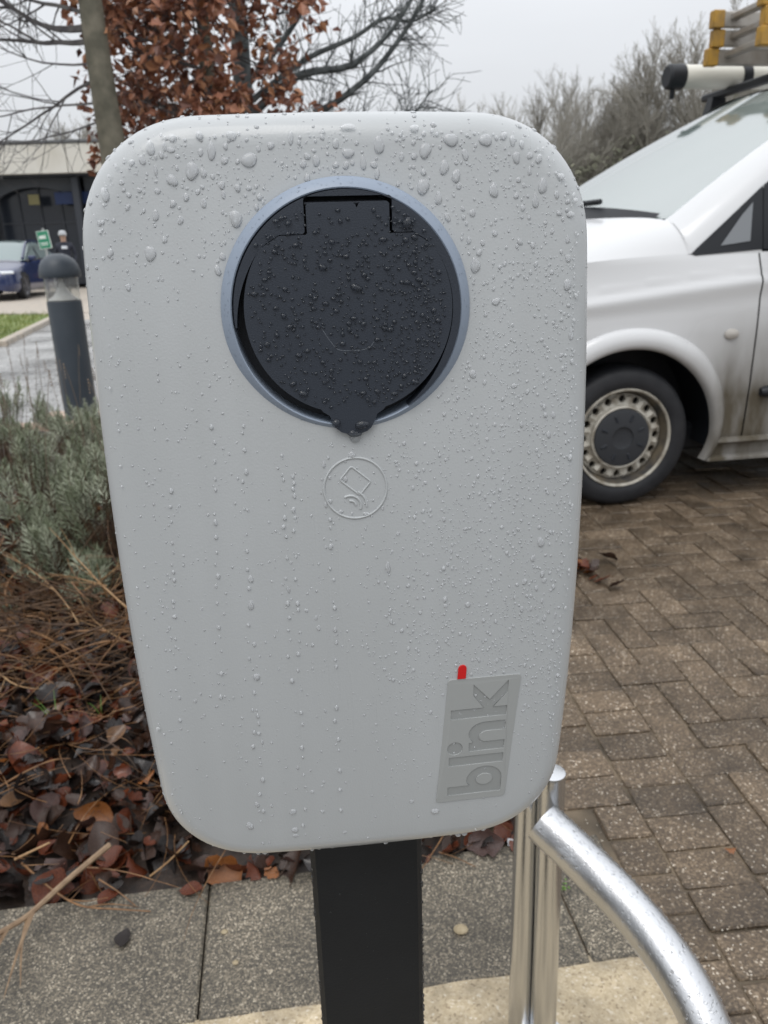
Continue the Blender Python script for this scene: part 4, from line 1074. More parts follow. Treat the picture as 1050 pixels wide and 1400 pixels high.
# cabin interior seen through it
MB().grid([[(cowl_u(.19 + 1.52 * j / 20) + .06 + .55 * i / 6, .26 + 1.38 * j / 20, 1.225 - .02 * i + .05 * math.sin(j * .31)) for j in range(21)] for i in range(7)]).build('dashboard', mat('dash', (.06, .062, .066), .7), van)
dp = MB().box((.28, .72, 1.30), (.12, .15, .001), 0, Matrix.Rotation(R(12), 3, 'Y')); dp.build('parking_paper', mat('paper', (.55, .72, .78), .6), van, smooth=False)
for v_ in (.55, 1.35):
    MB().box((1.35, v_, 1.15), (.09, .24, .42), .06).build('seat_back', mat('seat', (.05, .05, .055), .8), van)
    MB().box((1.38, v_, 1.66), (.06, .13, .10), .04).build('headrest', mat('seat', (.05, .05, .055), .8), van)
mr_ = MB().box((.80, .95, 1.72), (.02, .12, .04), .012); mr_.build('rear_view_mirror', M_rub, van)
# A pillars and cant rails: from the screen edge out to the door window
def pil(t): 
    a = Vector(ws_pt(0, t)); 
    return a
doorfront = [(.235, 1.118), (.42, 1.262), (.62, 1.425), (.85, 1.60), (1.08, 1.755), (1.30, 1.79), (1.58, 1.80)]
def apil():
    G = [[], [], [], []]
    df = cat([(u, side_v(u, z), z) for u, z in doorfront[:5]], 8); L = len(df)
    for k in range(L):
        t = k / (L - 1); a = Vector(ws_pt(0, t)); b = Vector(df[k]); mid = a.lerp(b, .45) + Vector((-.012, -.028, .012))
        G[0].append(a); G[1].append(a.lerp(mid, .6) + Vector((-.006, -.012, .006))); G[2].append(mid.lerp(b, .5) + Vector((-.004, -.012, .006))); G[3].append(b)
    # foot: joins the rear edge of the wing top to the lower end of the pillar
    end = cat([G[i][0] for i in (3, 2, 1, 0)], 4); foot0 = []
    for k in range(len(end)):
        s = .155 * k / (len(end) - 1) * 40; i = int(s); f = s - i; foot0.append(Vector(BON[i * 45 + 44]).lerp(Vector(BON[(i + 1) * 45 + 44]), f))
    m = MB(); m.grid(G, flip=True); fm = [a.lerp(b, .5) + Vector((-.002, -.004, .003)) for a, b in zip(foot0, end)]
    m2 = MB().grid([foot0, fm, end]); m2.add([(.205, side_v(.3, 1.115), 1.115), (.56, side_v(.56, 1.115), 1.115), (.56, side_v(.56, 1.135) - .002, 1.135), (.245, side_v(.3, 1.13) - .002, 1.13)], [(0, 1, 2, 3)])
    return m, m2
for far in (False, True):
    for m_, n_ in zip(apil(), ('windscreen_pillar', 'pillar_foot')):
        if far: m_.v = [(x, VW - y, z) for x, y, z in m_.v]; m_.f = [f[::-1] for f in m_.f]
        m_.build(n_, M_van, van, ang=70)
# roof, cant rail, rear upper body
def roof():
    m = MB(); G = []
    us = [1.0, 1.05, 1.15, 1.3, 1.6, 2.2, 3.0, 3.6, 3.82, 3.88]
    for u in us:
        row = []
        for s in range(21):
            q = s / 20; e = (abs(q - .5) * 2)
            v = .245 + 1.41 * q; drop_ = .09 * e ** 5; z = 1.885 + .03 * min(1, (u - 1.0) / .6) - drop_ - (.05 if u > 3.85 else 0)
            uu = u + (.10 * e * e if u < 1.3 else 0) * (1 - (u - 1.0) / .3 if u < 1.3 else 0)
            row.append((uu, v, z))
        G.append(row)
    return m.grid(G)
roof().build('roof', M_van, van, ang=60)
up_ = MB()
G = []
for i in range(9):
    z = 1.76 + (1.835 - 1.76) * i / 8; G.append([(u, side_v(u, z) + .0 if i < 8 else .245, z) for u in [1.06 + (1.60 - 1.06) * k / 10 for k in range(11)]])
up_.grid(G)
G = []
for i in range(15):
    z = 1.12 + (1.835 - 1.12) * i / 14; G.append([(u, side_v(u, z), z) for u in [1.58 + (3.86 - 1.58) * k / 20 for k in range(21)]])
up_.grid(G)
mirror(up_).build('upper_side', M_van, van)
bk = MB().grid([[(3.87, .06 + 1.78 * j / 8, .22 + 1.62 * i / 8) for j in range(9)] for i in range(9)], flip=True); bk.build('rear_door', M_van, van, smooth=False)
# side glass: dark quarter panel and door window in black surround
def side_poly(pts, m_, name, parent, lift, far=False):
    mm_ = MB(); v_ = [(u, side_v(u, z) - lift, z) for u, z in pts]
    if far: v_ = [(x, VW - y, z) for x, y, z in v_]
    mm_.add(v_, [tuple(range(len(v_)))]); return mm_.build(name, m_, parent, smooth=False)
for far in (False, True):
    par = door_f if far else door_o
    qs = side_poly([(.225, 1.120), (.245, 1.113), (.562, 1.130), (.562, 1.392), (.40, 1.262), (.25, 1.142)], M_rub, 'window_surround', van, .004, far)
    side_poly([(.36, 1.150), (.50, 1.166), (.512, 1.325), (.46, 1.275)], mat('quarter_glass', (.20, .215, .23), .12, spec=.6), 'quarter_window', van, .008, far)
    side_poly([(.566, 1.130), (1.55, 1.14), (1.55, 1.775), (1.30, 1.775), (1.08, 1.735), (.85, 1.59), (.566, 1.394)], M_rub, 'window_frame', par, .004, far)
    side_poly([(.62, 1.165), (1.50, 1.172), (1.50, 1.74), (1.30, 1.74), (1.10, 1.70), (.88, 1.555), (.62, 1.37)], M_vglass, 'window_glass', par, .009, far)
    s = -1 if not far else 1; y0 = 0 if not far else VW
    MB().box((.80, y0 + s * .14, 1.20), (.07, .11, .10), .03).build('wing_mirror', M_rub, par)
    rs = MB(); rs.tube([(.598, y0 + s * .010, .513), (.62, y0 + s * .012, .513), (1.5, y0 + s * .012, .52)], [.018, .026, .026], 10); rs.build('rub_strip', M_rub, par)
    MB().box((1.42, y0 + s * .02, 1.0), (.09, .02, .02), .012).build('door_handle', M_rub, par)
    ind = MB().lathe([(.030, 0), (.029, .006), (.02, .012), (.001, .014)], 20, Matrix.Translation((.425, y0 + s * .002, .778)) @ Matrix.Diagonal((1.15, 1, .8, 1)) @ Matrix.Rotation(R(90 if not far else -90), 4, 'X')); ind.build('side_indicator', mat('indicator', (.42, .40, .37), .25), van)
# sill trim and sill
for far in (False, True):
    f_ = (lambda p: (p[0], VW - p[1], p[2])) if far else (lambda p: p)
    sl = MB(); sl.grid([[f_((u, y, z)) for u in (.405, .48, .55, 1.0, 2.0, 2.72)] for y, z in ((.02, .305), (.000, .300), (-.006, .285), (.004, .276))], flip=far); sl.build('sill_trim', M_van, van)
    sl = MB(); sl.grid([[f_((u, y, z)) for u in (.385, .48, .55, 1.0, 2.0, 2.72)] for y, z in ((.004, .276), (.030, .262), (.035, .215), (.012, .205), (.012, .192), (.06, .185))], flip=far); sl.build('sill', M_van, van)
    for a_, b_ in WC:   # flared arch lips
        fl_ = MB(); G = []
        for r_, dv in ((.512, .004), (.505, -.010), (.49, -.022), (.465, -.030), (.44, -.030), (.424, -.022), (.416, -.004), (.415, .012)):
            row = []
            for k in range(61):
                an_ = R(-18 + 216 * k / 60); r_e = .414 + (r_ - .414) * (.55 + .45 * max(0, min(1, math.sin(an_) * 1.3))); u, z = a_ + r_e * math.cos(an_), b_ + r_e * math.sin(an_) * (.975)
                z = max(z, .19); row.append(f_((u, side_v(u, z) + dv if abs(a_) < 1 else side_v(u, z) + dv, z)))
            G.append(row)
        fl_.grid(G, flip=far); fl_.build('wheel_arch', M_van, van)
        wl = MB(); G = []
        for dv in (.015, .34):
            G.append([f_((a_ + .455 * math.cos(R(-10 + 200 * k / 30)), dv, max(.12, b_ + .455 * math.sin(R(-10 + 200 * k / 30))))) for k in range(31)])
        wl.grid(G); wl.add([f_((a_ + .47 * math.cos(R(360 * k / 30)), .34, b_ + .47 * math.sin(R(360 * k / 30)))) for k in range(30)], [tuple(range(30))]); wl.build('wheel_well', M_rub, van)
MB().box((1.9, .95, .26), (1.95, .72, .07), .02).build('underbody', M_rub, van)
# wheels
def wheel(u, v, far):
    e = empty('wheel', (u, v, .325), parent=van); e.rotation_euler = (0, 0, math.pi if far else 0)
    e2 = Matrix.Rotation(R(90), 4, 'X')
    MB().lathe([(.222, -.17), (.27, -.185), (.31, -.18), (.325, -.16), (.327, -.10), (.325, -.04), (.312, -.006), (.295, .004), (.262, .008), (.236, .004), (.226, -.004), (.222, -.02)], 64, e2).build('tyre', M_tyre, e)
    MB().lathe([(.224, -.02), (.230, .002), (.227, .008), (.222, .007), (.217, -.002)], 64, e2).build('rim_flange', M_rim, e)
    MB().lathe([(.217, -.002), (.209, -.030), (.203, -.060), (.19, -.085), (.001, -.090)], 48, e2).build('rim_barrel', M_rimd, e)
    # disc with sixteen round holes
    nh = 16; ro, ri, rh = .201, .148, .0165; dm_ = MB(); seg = 8
    rc = .1765
    for h in range(nh):
        a = 2 * math.pi * h / nh; da = math.pi / nh; lo = []; hi = []
        for k in range(seg * 4):
            t = 2 * math.pi * k / (seg * 4); x, y = math.cos(t), math.sin(t)
            hx, hy = rc + rh * x, rh * y
            # matching point on the sector boundary
            s_ = max(abs(x), abs(y)); bx, by = x / s_, y / s_
            rr_ = rc + (ro - rc) * bx if bx > 0 else rc + (rc - ri) * bx; aa = a + da * by
            hp_ = Vector((hx * math.cos(a) - hy * math.sin(a), hx * math.sin(a) + hy * math.cos(a), -.040)); lo.append(hp_); hi.append(Vector((rr_ * math.cos(aa), rr_ * math.sin(aa), -.050 if bx > .5 else -.030)))
        dm_.grid([[e2 @ q for q in hi], [e2 @ q for q in lo], [e2 @ (q + Vector((0, 0, -.02))) for q in lo]], wrap=True)
    dm_.build('rim_disc', M_rim, e, ang=50)
    MB().lathe([(.151, -.032), (.147, -.018), (.140, -.014), (.133, -.020)], 48, e2).build('rim_ring', M_rim, e)
    hc = MB().lathe([(.135, -.022), (.132, -.012), (.115, -.008), (.052, -.006), (.050, -.012), (.044, -.014), (.001, -.012)], 48, e2).build('hub_cap', M_cap, e)
    for k in range(8):
        a = R(22 + 45 * k); p = Vector((.096 * math.cos(a), .096 * math.sin(a), -.007)); bx_ = MB().box((0, 0, 0), (.016, .0055, .004), .002, Matrix.Rotation(a, 3, 'Z')); bx_.v = [tuple(e2 @ (Vector(q) + p)) for q in bx_.v]; bx_.build('cap_slot', M_dark, hc, smooth=False)
for a_, b_ in WC: wheel(a_, .035, False); wheel(a_, VW - .035, True)
# nose: bumper, grille, lamps
nb = MB(); G = []
for z, dx in ((.20, .06), (.28, .0), (.45, -.03), (.60, -.03), (.70, .0), (.90, .01)):
    G.append([(-.965 + dx + .30 * (abs(s) ** 3.2), .95 + .93 * s, z) for s in [k / 12 - 1 for k in range(25)]])
nb.grid(G, flip=True).build('bumper', M_van, van)
MB().box((-.985, .95, .72), (.03, .42, .09), .02).build('grille', M_rub, van)
for s in (-1, 1): MB().box((-.90, .95 + s * .66, .78), (.07, .17, .11), .05, Matrix.Rotation(s * R(18), 3, 'Z')).build('headlight', mat('lamp', (.6, .62, .65), .08, spec=.8), van)
MB().box((-1.0, .95, .47), (.012, .26, .055), .004).build('number_plate', mat('plate', (.75, .75, .72), .4), van, smooth=False)
# wipers
for s0, s1 in ((.80, .42), (.62, .20)):
    wp = empty('wiper', parent=van); of = Vector((-.022, 0, .030))
    b0 = Vector(ws_pt(s0, .0)) + Vector((-.04, 0, .0)); b1 = Vector(ws_pt(s1, .085)) + of; b2 = Vector(ws_pt(s0 - .02, .045)) + of
    MB().tube(cat([b0, b0.lerp(b2.lerp(b1, .5), .3) + Vector((-.03, 0, .05)), b2.lerp(b1, .5) + Vector((-.012, 0, .016))], 6), [.013] * 6 + [.009] * 7, 6).build('arm', M_rub, wp)
    MB().tube([b2, b2.lerp(b1, .5) + Vector((-.006, 0, .006)), b1], .013, 6).build('blade', M_rub, wp)
# roof bars, pipe carrier, ladder
rk = tag(empty('roof_rack', VO + Vector((0, 0, 0)), VA), 'black roof bars clamped across the white van roof', 'roof rack')
for u in (1.20, 2.6):
    bar = MB().box((u, .95, 1.985), (.028, .80, .020), .008); bar.build('cross_bar', M_rub, rk, smooth=False)
    for v in (.27, 1.63):
        MB().add([(u - .07, v - .05, 1.80), (u + .07, v - .05, 1.80), (u + .07, v + .05, 1.80), (u - .07, v + .05, 1.80), (u - .035, v - .03, 1.975), (u + .045, v - .03, 1.975), (u + .045, v + .03, 1.975), (u - .035, v + .03, 1.975)], [(0, 3, 2, 1), (4, 5, 6, 7), (0, 1, 5, 4), (1, 2, 6, 5), (2, 3, 7, 6), (3, 0, 4, 7)]).build('clamp_foot', M_rub, rk, smooth=False)
pc = tag(empty('pipe_carrier', VO, VA), 'cream plastic pipe tube with black end cap on the van roof', 'pipe tube')
YM = Matrix.Rotation(R(90), 4, 'Y'); PZ = 2.060
MB().lathe([(.061, .86), (.063, .87), (.063, 3.4), (.061, 3.42)], 28, Matrix.Translation((0, 1.5, PZ)) @ YM).build('tube', mat('cream_pipe', (.70, .69, .62), .35), pc)
for u0, u1 in ((.80, .90), (3.38, 3.48)):
    MB().lathe([(.001, u0), (.054, u0), (.066, u0 + .012 if u0 < 2 else u0), (.069, u1 - .01), (.065, u1), (.001, u1)], 28, Matrix.Translation((0, 1.5, PZ)) @ YM).build('end_cap', M_rub, pc)
MB().box((.845, 1.5, PZ - .085), (.012, .012, .03), .004).build('cap_latch', M_rub, pc)
for u in (1.28, 2.6): MB().lathe([(.064, u - .028), (.070, u - .028), (.070, u + .028), (.064, u + .028)], 28, Matrix.Translation((0, 1.5, PZ)) @ YM).build('clamp_band', M_rub, pc)
la = tag(empty('extension_ladder', VO, VA), 'grey aluminium ladder stack with yellow stile ends on the van roof', 'ladder')
M_alu = mat('ladder_alu', (.42, .40, .37), .45, .6, var=(.34, .31, .27), vscale=12); M_yel = mat('yellow_cap', (.46, .26, .04), .6, var=(.30, .18, .05), vscale=20)
for k in range(3):
    z = 2.112 + .088 * k; u0 = .93 + .018 * (k % 2)
    for v in (.80 + .012 * k, 1.27 - .012 * k):
        MB().box((u0 + 1.35, v, z), (1.35, .018, .038), .006).build('stile', M_alu, la, smooth=False)
        MB().box((u0 + .005, v, z), (.034, .024, .0425), .005).build('stile_end', M_yel, la)
    for r_ in range(10):
        MB().box((u0 + .10 + .26 * r_, 1.035, z + .012), (.026, .225, .016), .006).build('rung', M_alu, la, smooth=False)

# ================================================================ office building across the drive
M_fas = mat('fascia_concrete', (.62, .605, .555), .7, var=(.50, .475, .41), vscale=1.1, bump=.3, bscale=8, var_pts=(.42, .8))
M_glz = mat('dark_glazing', (.022, .027, .036), .16, spec=.6)
M_frm = mat('dark_frame', (.035, .04, .05), .5)
M_wallb = mat('shaded_wall', (.055, .06, .07), .8)
bd = tag(empty('office_building', (-22, 29, 0)), 'low office block with cream concrete fascia over dark arched glazing', 'building')
for i in range(9):       # fascia panels, each its own slab with an open joint
    x = -14.8 + i * 3.3; MB().box((x + 1.65, -.1, 4.18), (1.638, .16, .46), .02).build('fascia_panel', M_fas, bd, smooth=False)
MB().box((0, 5.4, 4.70), (15.0, 5.7, .05), .02).build('roof', mat('roof_felt', (.12, .125, .13), .8), bd, smooth=False)
MB().box((0, 5.9, 2.1), (15.0, 4.6, 2.09)).build('core_wall', M_wallb, bd, smooth=False)
MB().box((0, .6, 3.69), (15.0, .7, .03)).build('soffit', M_frm, bd, smooth=False)
for i in range(10):
    x = -14.8 + i * 3.3; MB().box((x, .25, 1.84), (.13, .13, 1.82), .03).build('column', M_frm, bd, smooth=False)
for i in range(9):
    x = -14.8 + i * 3.3
    # arched head: spandrel plate with a segmental opening, glass behind
    pts = [(x + .14, 3.66), (x + .14, 2.75)] + [(x + 1.65 - 1.45 * math.cos(R(180 * k / 20)), 2.75 + .62 * math.sin(R(180 * k / 20))) for k in range(21)] + [(x + 3.16, 2.75), (x + 3.16, 3.66)]
    m_ = MB(); top = [(q[0], .70, 3.66) for q in pts[1:-1]]; low = [(q[0], .70, q[1]) for q in pts[1:-1]]
    m_.grid([top, low]); m_.grid([low, [(a, b + .15, c) for a, b, c in low]]); m_.build('arch_spandrel', mat('spandrel', (.085, .095, .11), .6), bd, smooth=False)
    wn_ = MB().box((x + 1.65, 1.1, 1.75), (1.5, .02, 1.7)).build('window', M_glz, bd, smooth=False)
    for k in (-1, 0, 1): MB().box((x + 1.65 + k * .75, 1.06, 1.75), (.03, .025, 1.7)).build('mullion', M_frm, wn_, smooth=False)
    MB().box((x + 1.65, 1.06, 2.2), (1.5, .022, .03)).build('transom', M_frm, wn_, smooth=False)
MB().box((11.65, .55, 2.98), (.95, .03, .20), .01).build('blue_sign_band', mat('blue_sign', (.015, .032, .10), .5), bd, smooth=False)
MB().box((9.95, .55, 2.96), (.19, .02, .17), .01).build('yellow_sign', mat('yellow_sign', (.20, .18, .08), .5), bd, smooth=False)
MB().box((13.1, .50, .45), (.30, .06, .14), .01).build('orange_panel', mat('orange_panel', (.42, .20, .09), .6), bd, smooth=False)

# ================================================================ blue parked car, nose towards the drive
ca = tag(empty('parked_car', (-10.62, 22.15, 0), R(-84)), 'dark blue saloon car parked nose-out under the office canopy', 'car')
ca.scale = (1.06,) * 3
M_blue = mat('blue_paint', (.010, .022, .085), .18, coat=1.); M_cglass = mat('car_glass', (.20, .25, .25), .05, spec=.8)
def car_body():
    # stations along x (front +), half width and heights: sill, bumper, shoulder, centre line
    st = [(.86, .50, .30, .55, .58), (.80, .70, .22, .62, .66), (.60, .84, .20, .70, .76), (.25, .90, .18, .78, .86), (-.30, .92, .18, .88, .98), (-1.0, .93, .18, .92, 1.0), (-2.0, .93, .18, .95, 1.02), (-2.9, .92, .20, .98, 1.04), (-3.4, .87, .26, 1.00, 1.05), (-3.65, .78, .38, .98, 1.02), (-3.76, .66, .5, .85, .9)]
    C = []
    for x, hw, z0, zs, zc in st:
        C.append([(x, -hw * .92, z0), (x, -hw, z0 + .12), (x, -hw * 1.0, zs - .18), (x, -hw * .95, zs), (x, -hw * .6, zs + (zc - zs) * .8), (x, 0, zc), (x, hw * .6, zs + (zc - zs) * .8), (x, hw * .95, zs), (x, hw, zs - .18), (x, hw, z0 + .12), (x, hw * .92, z0)])
    return net(C, 4, 4)
cb = MB().grid(car_body())
cb.f = [f for f in cb.f if not any(math.hypot(sum(cb.v[i][0] for i in f) / 4 - wx, sum(cb.v[i][2] for i in f) / 4 - .34) < .36 and abs(sum(cb.v[i][1] for i in f) / 4) > .7 for wx in (.0, -2.875))]; cb.mi = [0] * len(cb.f)
cb.build('body', M_blue, ca)
def house(hw_top, grow_, zt):
    C = []
    for x, hw, z in ((-.35, .78, .97), (-.9, .72, 1.24), (-1.35, .66, 1.41), (-2.0, .64, 1.44), (-2.6, .64, 1.38), (-3.1, .68, 1.2), (-3.4, .72, 1.04)):
        C.append([(x, -.86, .94), (x, -(hw * .5 + .43), (z + .94) / 2), (x, -hw, z - .03), (x, 0, z + zt), (x, hw, z - .03), (x, hw * .5 + .43, (z + .94) / 2), (x, .86, .94)])
    return net(C, 5, 4)
hg = house(0, 0, .02); MB().grid(hg).build('glasshouse', M_cglass, ca)
for s in (-1, 1):
    rail = cat([(-.38, s * .80, .99), (-.9, s * .725, 1.245), (-1.35, s * .665, 1.405), (-2.0, s * .645, 1.43), (-2.6, s * .645, 1.37), (-3.1, s * .69, 1.19), (-3.35, s * .73, 1.06)], 5)
    MB().tube(rail, .035, 6).build('roof_rail', M_blue, ca)
    MB().tube(cat([(-.42, s * .87, .955), (-1.5, s * .875, .965), (-3.1, s * .86, 1.0)], 6), .012, 5).build('window_trim', mat('chrome', (.6, .6, .6), .2, 1.), ca)
    MB().tube([(-1.62, s * .86, .95), (-1.62, s * .665, 1.41)], .03, 5).build('door_pillar', M_frm, ca)
    MB().box((-.62, s * .98, 1.0), (.07, .10, .06), .03).build('wing_mirror', M_blue, ca)
    hl = MB().box((.60, s * .64, .665), (.16, .16, .045), .03, Matrix.Rotation(-s * R(42), 3, 'Z')); hl.build('headlight', mat('headlamp', (.80, .84, .88), .1, spec=.8), ca)
    for wx in (0, -2.875):
        e = empty('wheel', (wx, s * .82, .335), parent=ca); X = Matrix.Rotation(R(-90) * s, 4, 'X')
        MB().lathe([(.23, -.10), (.32, -.10), (.335, -.05), (.335, .06), (.32, .09), (.24, .095), (.23, .08)], 32, X).build('tyre', M_tyre, e)
        rm_ = MB().lathe([(.24, .07), (.23, .085), (.21, .06), (.06, .05), (.001, .06)], 32, X).build('rim', mat('grey_alloy', (.13, .13, .14), .4, .5), e)
        for k in range(5):
            a = R(72 * k); b_ = MB().box((0, 0, 0), (.085, .018, .012), .005, Matrix.Rotation(a, 3, 'Z')); b_.v = [tuple(X @ (Vector(q) + Vector((.13 * math.cos(a), .13 * math.sin(a), .07)))) for q in b_.v]; b_.build('spoke', mat('grey_alloy', (.13, .13, .14), .4, .5), rm_, smooth=False)
MB().grid([[(x, y, 1.452 - .05 * abs(y) ** 2 - .10 * (abs(x + 1.95) / .75) ** 2 * .35) for x in (-1.3, -1.6, -2.0, -2.4, -2.7)] for y in (-.55, -.3, 0, .3, .55)]).build('roof', M_blue, ca)
MB().box((.84, 0, .30), (.03, .45, .06), .02).build('lower_grille', M_rub, ca)

# ================================================================ charging-bay sign and person beyond the bollard
sg_ = tag(empty('bay_sign', (-7.66, 19.0, 0)), 'small green and white sign on a thin post by the blue car', 'sign')
MB().tube([(0, .02, 0), (0, .02, 1.72)], .025, 8).build('post', mat('galv', (.45, .47, .48), .4, .8), sg_)
SM = Matrix.Rotation(R(-6), 4, 'Y')
def plate_(c, h, m_, n_, p_): 
    b_ = MB().box((0, 0, 0), h); b_.v = [tuple((SM @ (Vector(q) + Vector(c))) + Vector((0, -.012, 1.47))) for q in b_.v]; return b_.build(n_, m_, p_, smooth=False)
M_sgn = mat('sign_green', (.03, .22, .13), .4); M_sw = mat('sign_white', (.75, .80, .78), .4)
pl_ = plate_((0, 0, 0), (.140, .008, .195), M_sw, 'panel', sg_)
plate_((0, -.010, 0), (.128, .003, .183), M_sgn, 'green_face', sg_)
plate_((-.035, -.015, .075), (.052, .002, .016), M_sw, 'symbol', sg_); plate_((-.035, -.015, .045), (.062, .002, .020), M_sw, 'symbol', sg_); plate_((.045, -.015, .06), (.012, .002, .045), M_sw, 'symbol', sg_); plate_((-.01, -.015, -.07), (.09, .002, .008), M_sw, 'symbol', sg_); plate_((-.01, -.015, -.11), (.08, .002, .008), M_sw, 'symbol', sg_)

def person(loc, rz):
    e = tag(empty('person', loc, rz), 'person standing in dark clothes and pale cap near the green sign', 'person')
    V = {'pel': (0, 0, .92, .15), 'wai': (0, 0, 1.08, .14), 'che': (0, -.01, 1.28, .165), 'nek': (0, 0, 1.43, .06), 'hd0': (0, -.01, 1.50, .065), 'hd1': (0, -.015, 1.58, .088), 'hd2': (0, -.005, 1.66, .07)}
    Ed = [('pel', 'wai'), ('wai', 'che'), ('che', 'nek'), ('nek', 'hd0'), ('hd0', 'hd1'), ('hd1', 'hd2')]
    for s, n_ in ((-1, 'l'), (1, 'r')):
        V.update({n_ + 'sh': (s * .17, 0, 1.37, .068), n_ + 'el': (s * .25, .03, 1.10, .046), n_ + 'wr': (s * .21, -.10, .90, .032), n_ + 'ha': (s * .19, -.14, .84, .030), n_ + 'hi': (s * .10, 0, .86, .10), n_ + 'kn': (s * .11, -.02, .48, .065), n_ + 'an': (s * .12, .01, .10, .045), n_ + 'to': (s * .13, -.13, .04, .038)})
        Ed += [('che', n_ + 'sh'), (n_ + 'sh', n_ + 'el'), (n_ + 'el', n_ + 'wr'), (n_ + 'wr', n_ + 'ha'), ('pel', n_ + 'hi'), (n_ + 'hi', n_ + 'kn'), (n_ + 'kn', n_ + 'an'), (n_ + 'an', n_ + 'to')]
    ks = list(V); me = bpy.data.meshes.new('body'); me.from_pydata([V[k][:3] for k in ks], [(ks.index(a), ks.index(b)) for a, b in Ed], [])
    o = bpy.data.objects.new('body', me); col.objects.link(o)
    sk = o.modifiers.new('s', 'SKIN'); o.modifiers.new('u', 'SUBSURF').levels = 2
    for i, k in enumerate(ks): r_ = V[k][3]; me.skin_vertices[0].data[i].radius = (r_, r_ * .8)
    me.skin_vertices[0].data[0].use_root = True
    d_ = bpy.context.evaluated_depsgraph_get(); m2 = bpy.data.meshes.new_from_object(o.evaluated_get(d_)); bpy.data.objects.remove(o)
    m2.name = 'body'; m2.materials.clear()
    for q in (mat('dark_jacket', (.014, .017, .03), .7), mat('dark_trousers', (.02, .021, .024), .8), mat('skin', (.45, .30, .23), .5)): m2.materials.append(q)
    for p in m2.polygons:
        z = p.center.z; p.material_index = 2 if z > 1.44 or (z < .92 and abs(p.center.x) > .15 and p.center.y < -.07) else (1 if z < .90 else 0); p.use_smooth = True
    b = bpy.data.objects.new('body', m2); col.objects.link(b); b.parent = e
    MB().lathe([(.098, 1.585), (.101, 1.62), (.092, 1.67), (.06, 1.705), (.001, 1.715)], 20, Matrix.Translation((0, -.008, 0))).build('cap', mat('pale_cap', (.42, .44, .46), .7), e)
    MB().box((0, -.10, 1.612), (.07, .07, .008), .006).build('cap_peak', mat('pale_cap', (.42, .44, .46), .7), e)
    for s in (-1, 1): MB().lathe([(.011, -.004), (.008, .004), (.001, .006)], 8, Matrix.Translation((s * .032, -.094, 1.565)) @ Matrix.Rotation(R(90), 4, 'X')).build('eye', M_dark, e)
    MB().box((0, -.108, 1.54), (.011, .014, .02), .008).build('nose', mat('skin', (.45, .30, .23), .5), e)
    MB().box((.03, -.145, 1.30), (.07, .01, .035), .006).build('chest_print', mat('pale_print', (.62, .66, .72), .6), e)
person((-7.98, 21.0, 0.0), R(8))
# low evergreen on the grass island
random.seed(41); bu = tag(empty('round_shrub', (-6.35, 11.6, .05)), 'small rounded evergreen shrub on the grass island', 'shrub')
m_ = MB()
for _ in range(3500):
    v = Vector((random.gauss(0, 1), random.gauss(0, 1), random.gauss(0, 1))).normalized(); r_ = ru(.75, 1.02); c = Vector((v.x * .62, v.y * .6, .48 + v.z * .46)) * 1.0; c = Vector((v.x * .66 * r_, v.y * .6 * r_, .46 + v.z * .45 * r_))
    a = Vector((ru(-1, 1), ru(-1, 1), ru(-1, 1))).normalized() * .035; b = v.cross(a).normalized() * .018 if v.cross(a).length > 0 else Vector((0, 0, .018))
    m_.add([c - a, c + b, c + a, c - b], [(0, 1, 2, 3)])
m_.build('foliage', mat('evergreen', (.035, .07, .015), .5, var=(.08, .13, .03), vscale=5), bu, smooth=False)
MB().tube([(0, 0, 0), (0, 0, .45)], .03, 6).build('stem', M_wood, bu)

# ================================================================ trees
def tubes(m, pts, r0, r1, sides): m.tube(pts, [r0 + (r1 - r0) * i / (len(pts) - 1) for i in range(len(pts))], sides, cap=False)
def limb(m, p, d, L, r, lvl, P, tips=None):
    n = max(3, int(L / P['seg'])); p = Vector(p); d = Vector(d).normalized(); pts = [p.copy()]; dirs = [d.copy()]
    w_ = Vector((ru(-1, 1), ru(-1, 1), ru(-.5, .8)))
    for i in range(n):
        d = (d + Vector((ru(-1, 1), ru(-1, 1), ru(-1, 1))) * P['wig'] + w_ * .05 + Vector((0, 0, P['up'])) / n).normalized()
        p = p + d * (L / n); pts.append(p.copy()); dirs.append(d.copy())
    tubes(m, pts, r, max(P['rmin'], r * (.22 if lvl else .35)), 7 if r > .03 else (4 if r > .009 else 3))
    if lvl >= P['lv']:
        if tips is not None: tips += pts[1:]
        return pts
    kids = P['kids'][lvl]
    for k in range(kids):
        t = ru(P['from'], 1.0); i = min(n - 1, int(t * n)); q = pts[i].lerp(pts[i + 1], t * n - i) if i < n else pts[-1]; dd = dirs[i]
        o = dd.orthogonal().normalized(); o = Matrix.Rotation(ru(0, 6.28), 3, dd) @ o
        a = R(ru(*P['ang'])); nd_ = dd * math.cos(a) + o * math.sin(a)
        limb(m, q, nd_, L * ru(*P['len']) * (1.15 - .5 * t), max(P['rmin'], r * ru(.35, .55) * (1.1 - .5 * t)), lvl + 1, P, tips)
    return pts
def M_bark(name, a, b): return mat(name, a, .8, var=b, vscale=14, bump=.6, bscale=60)
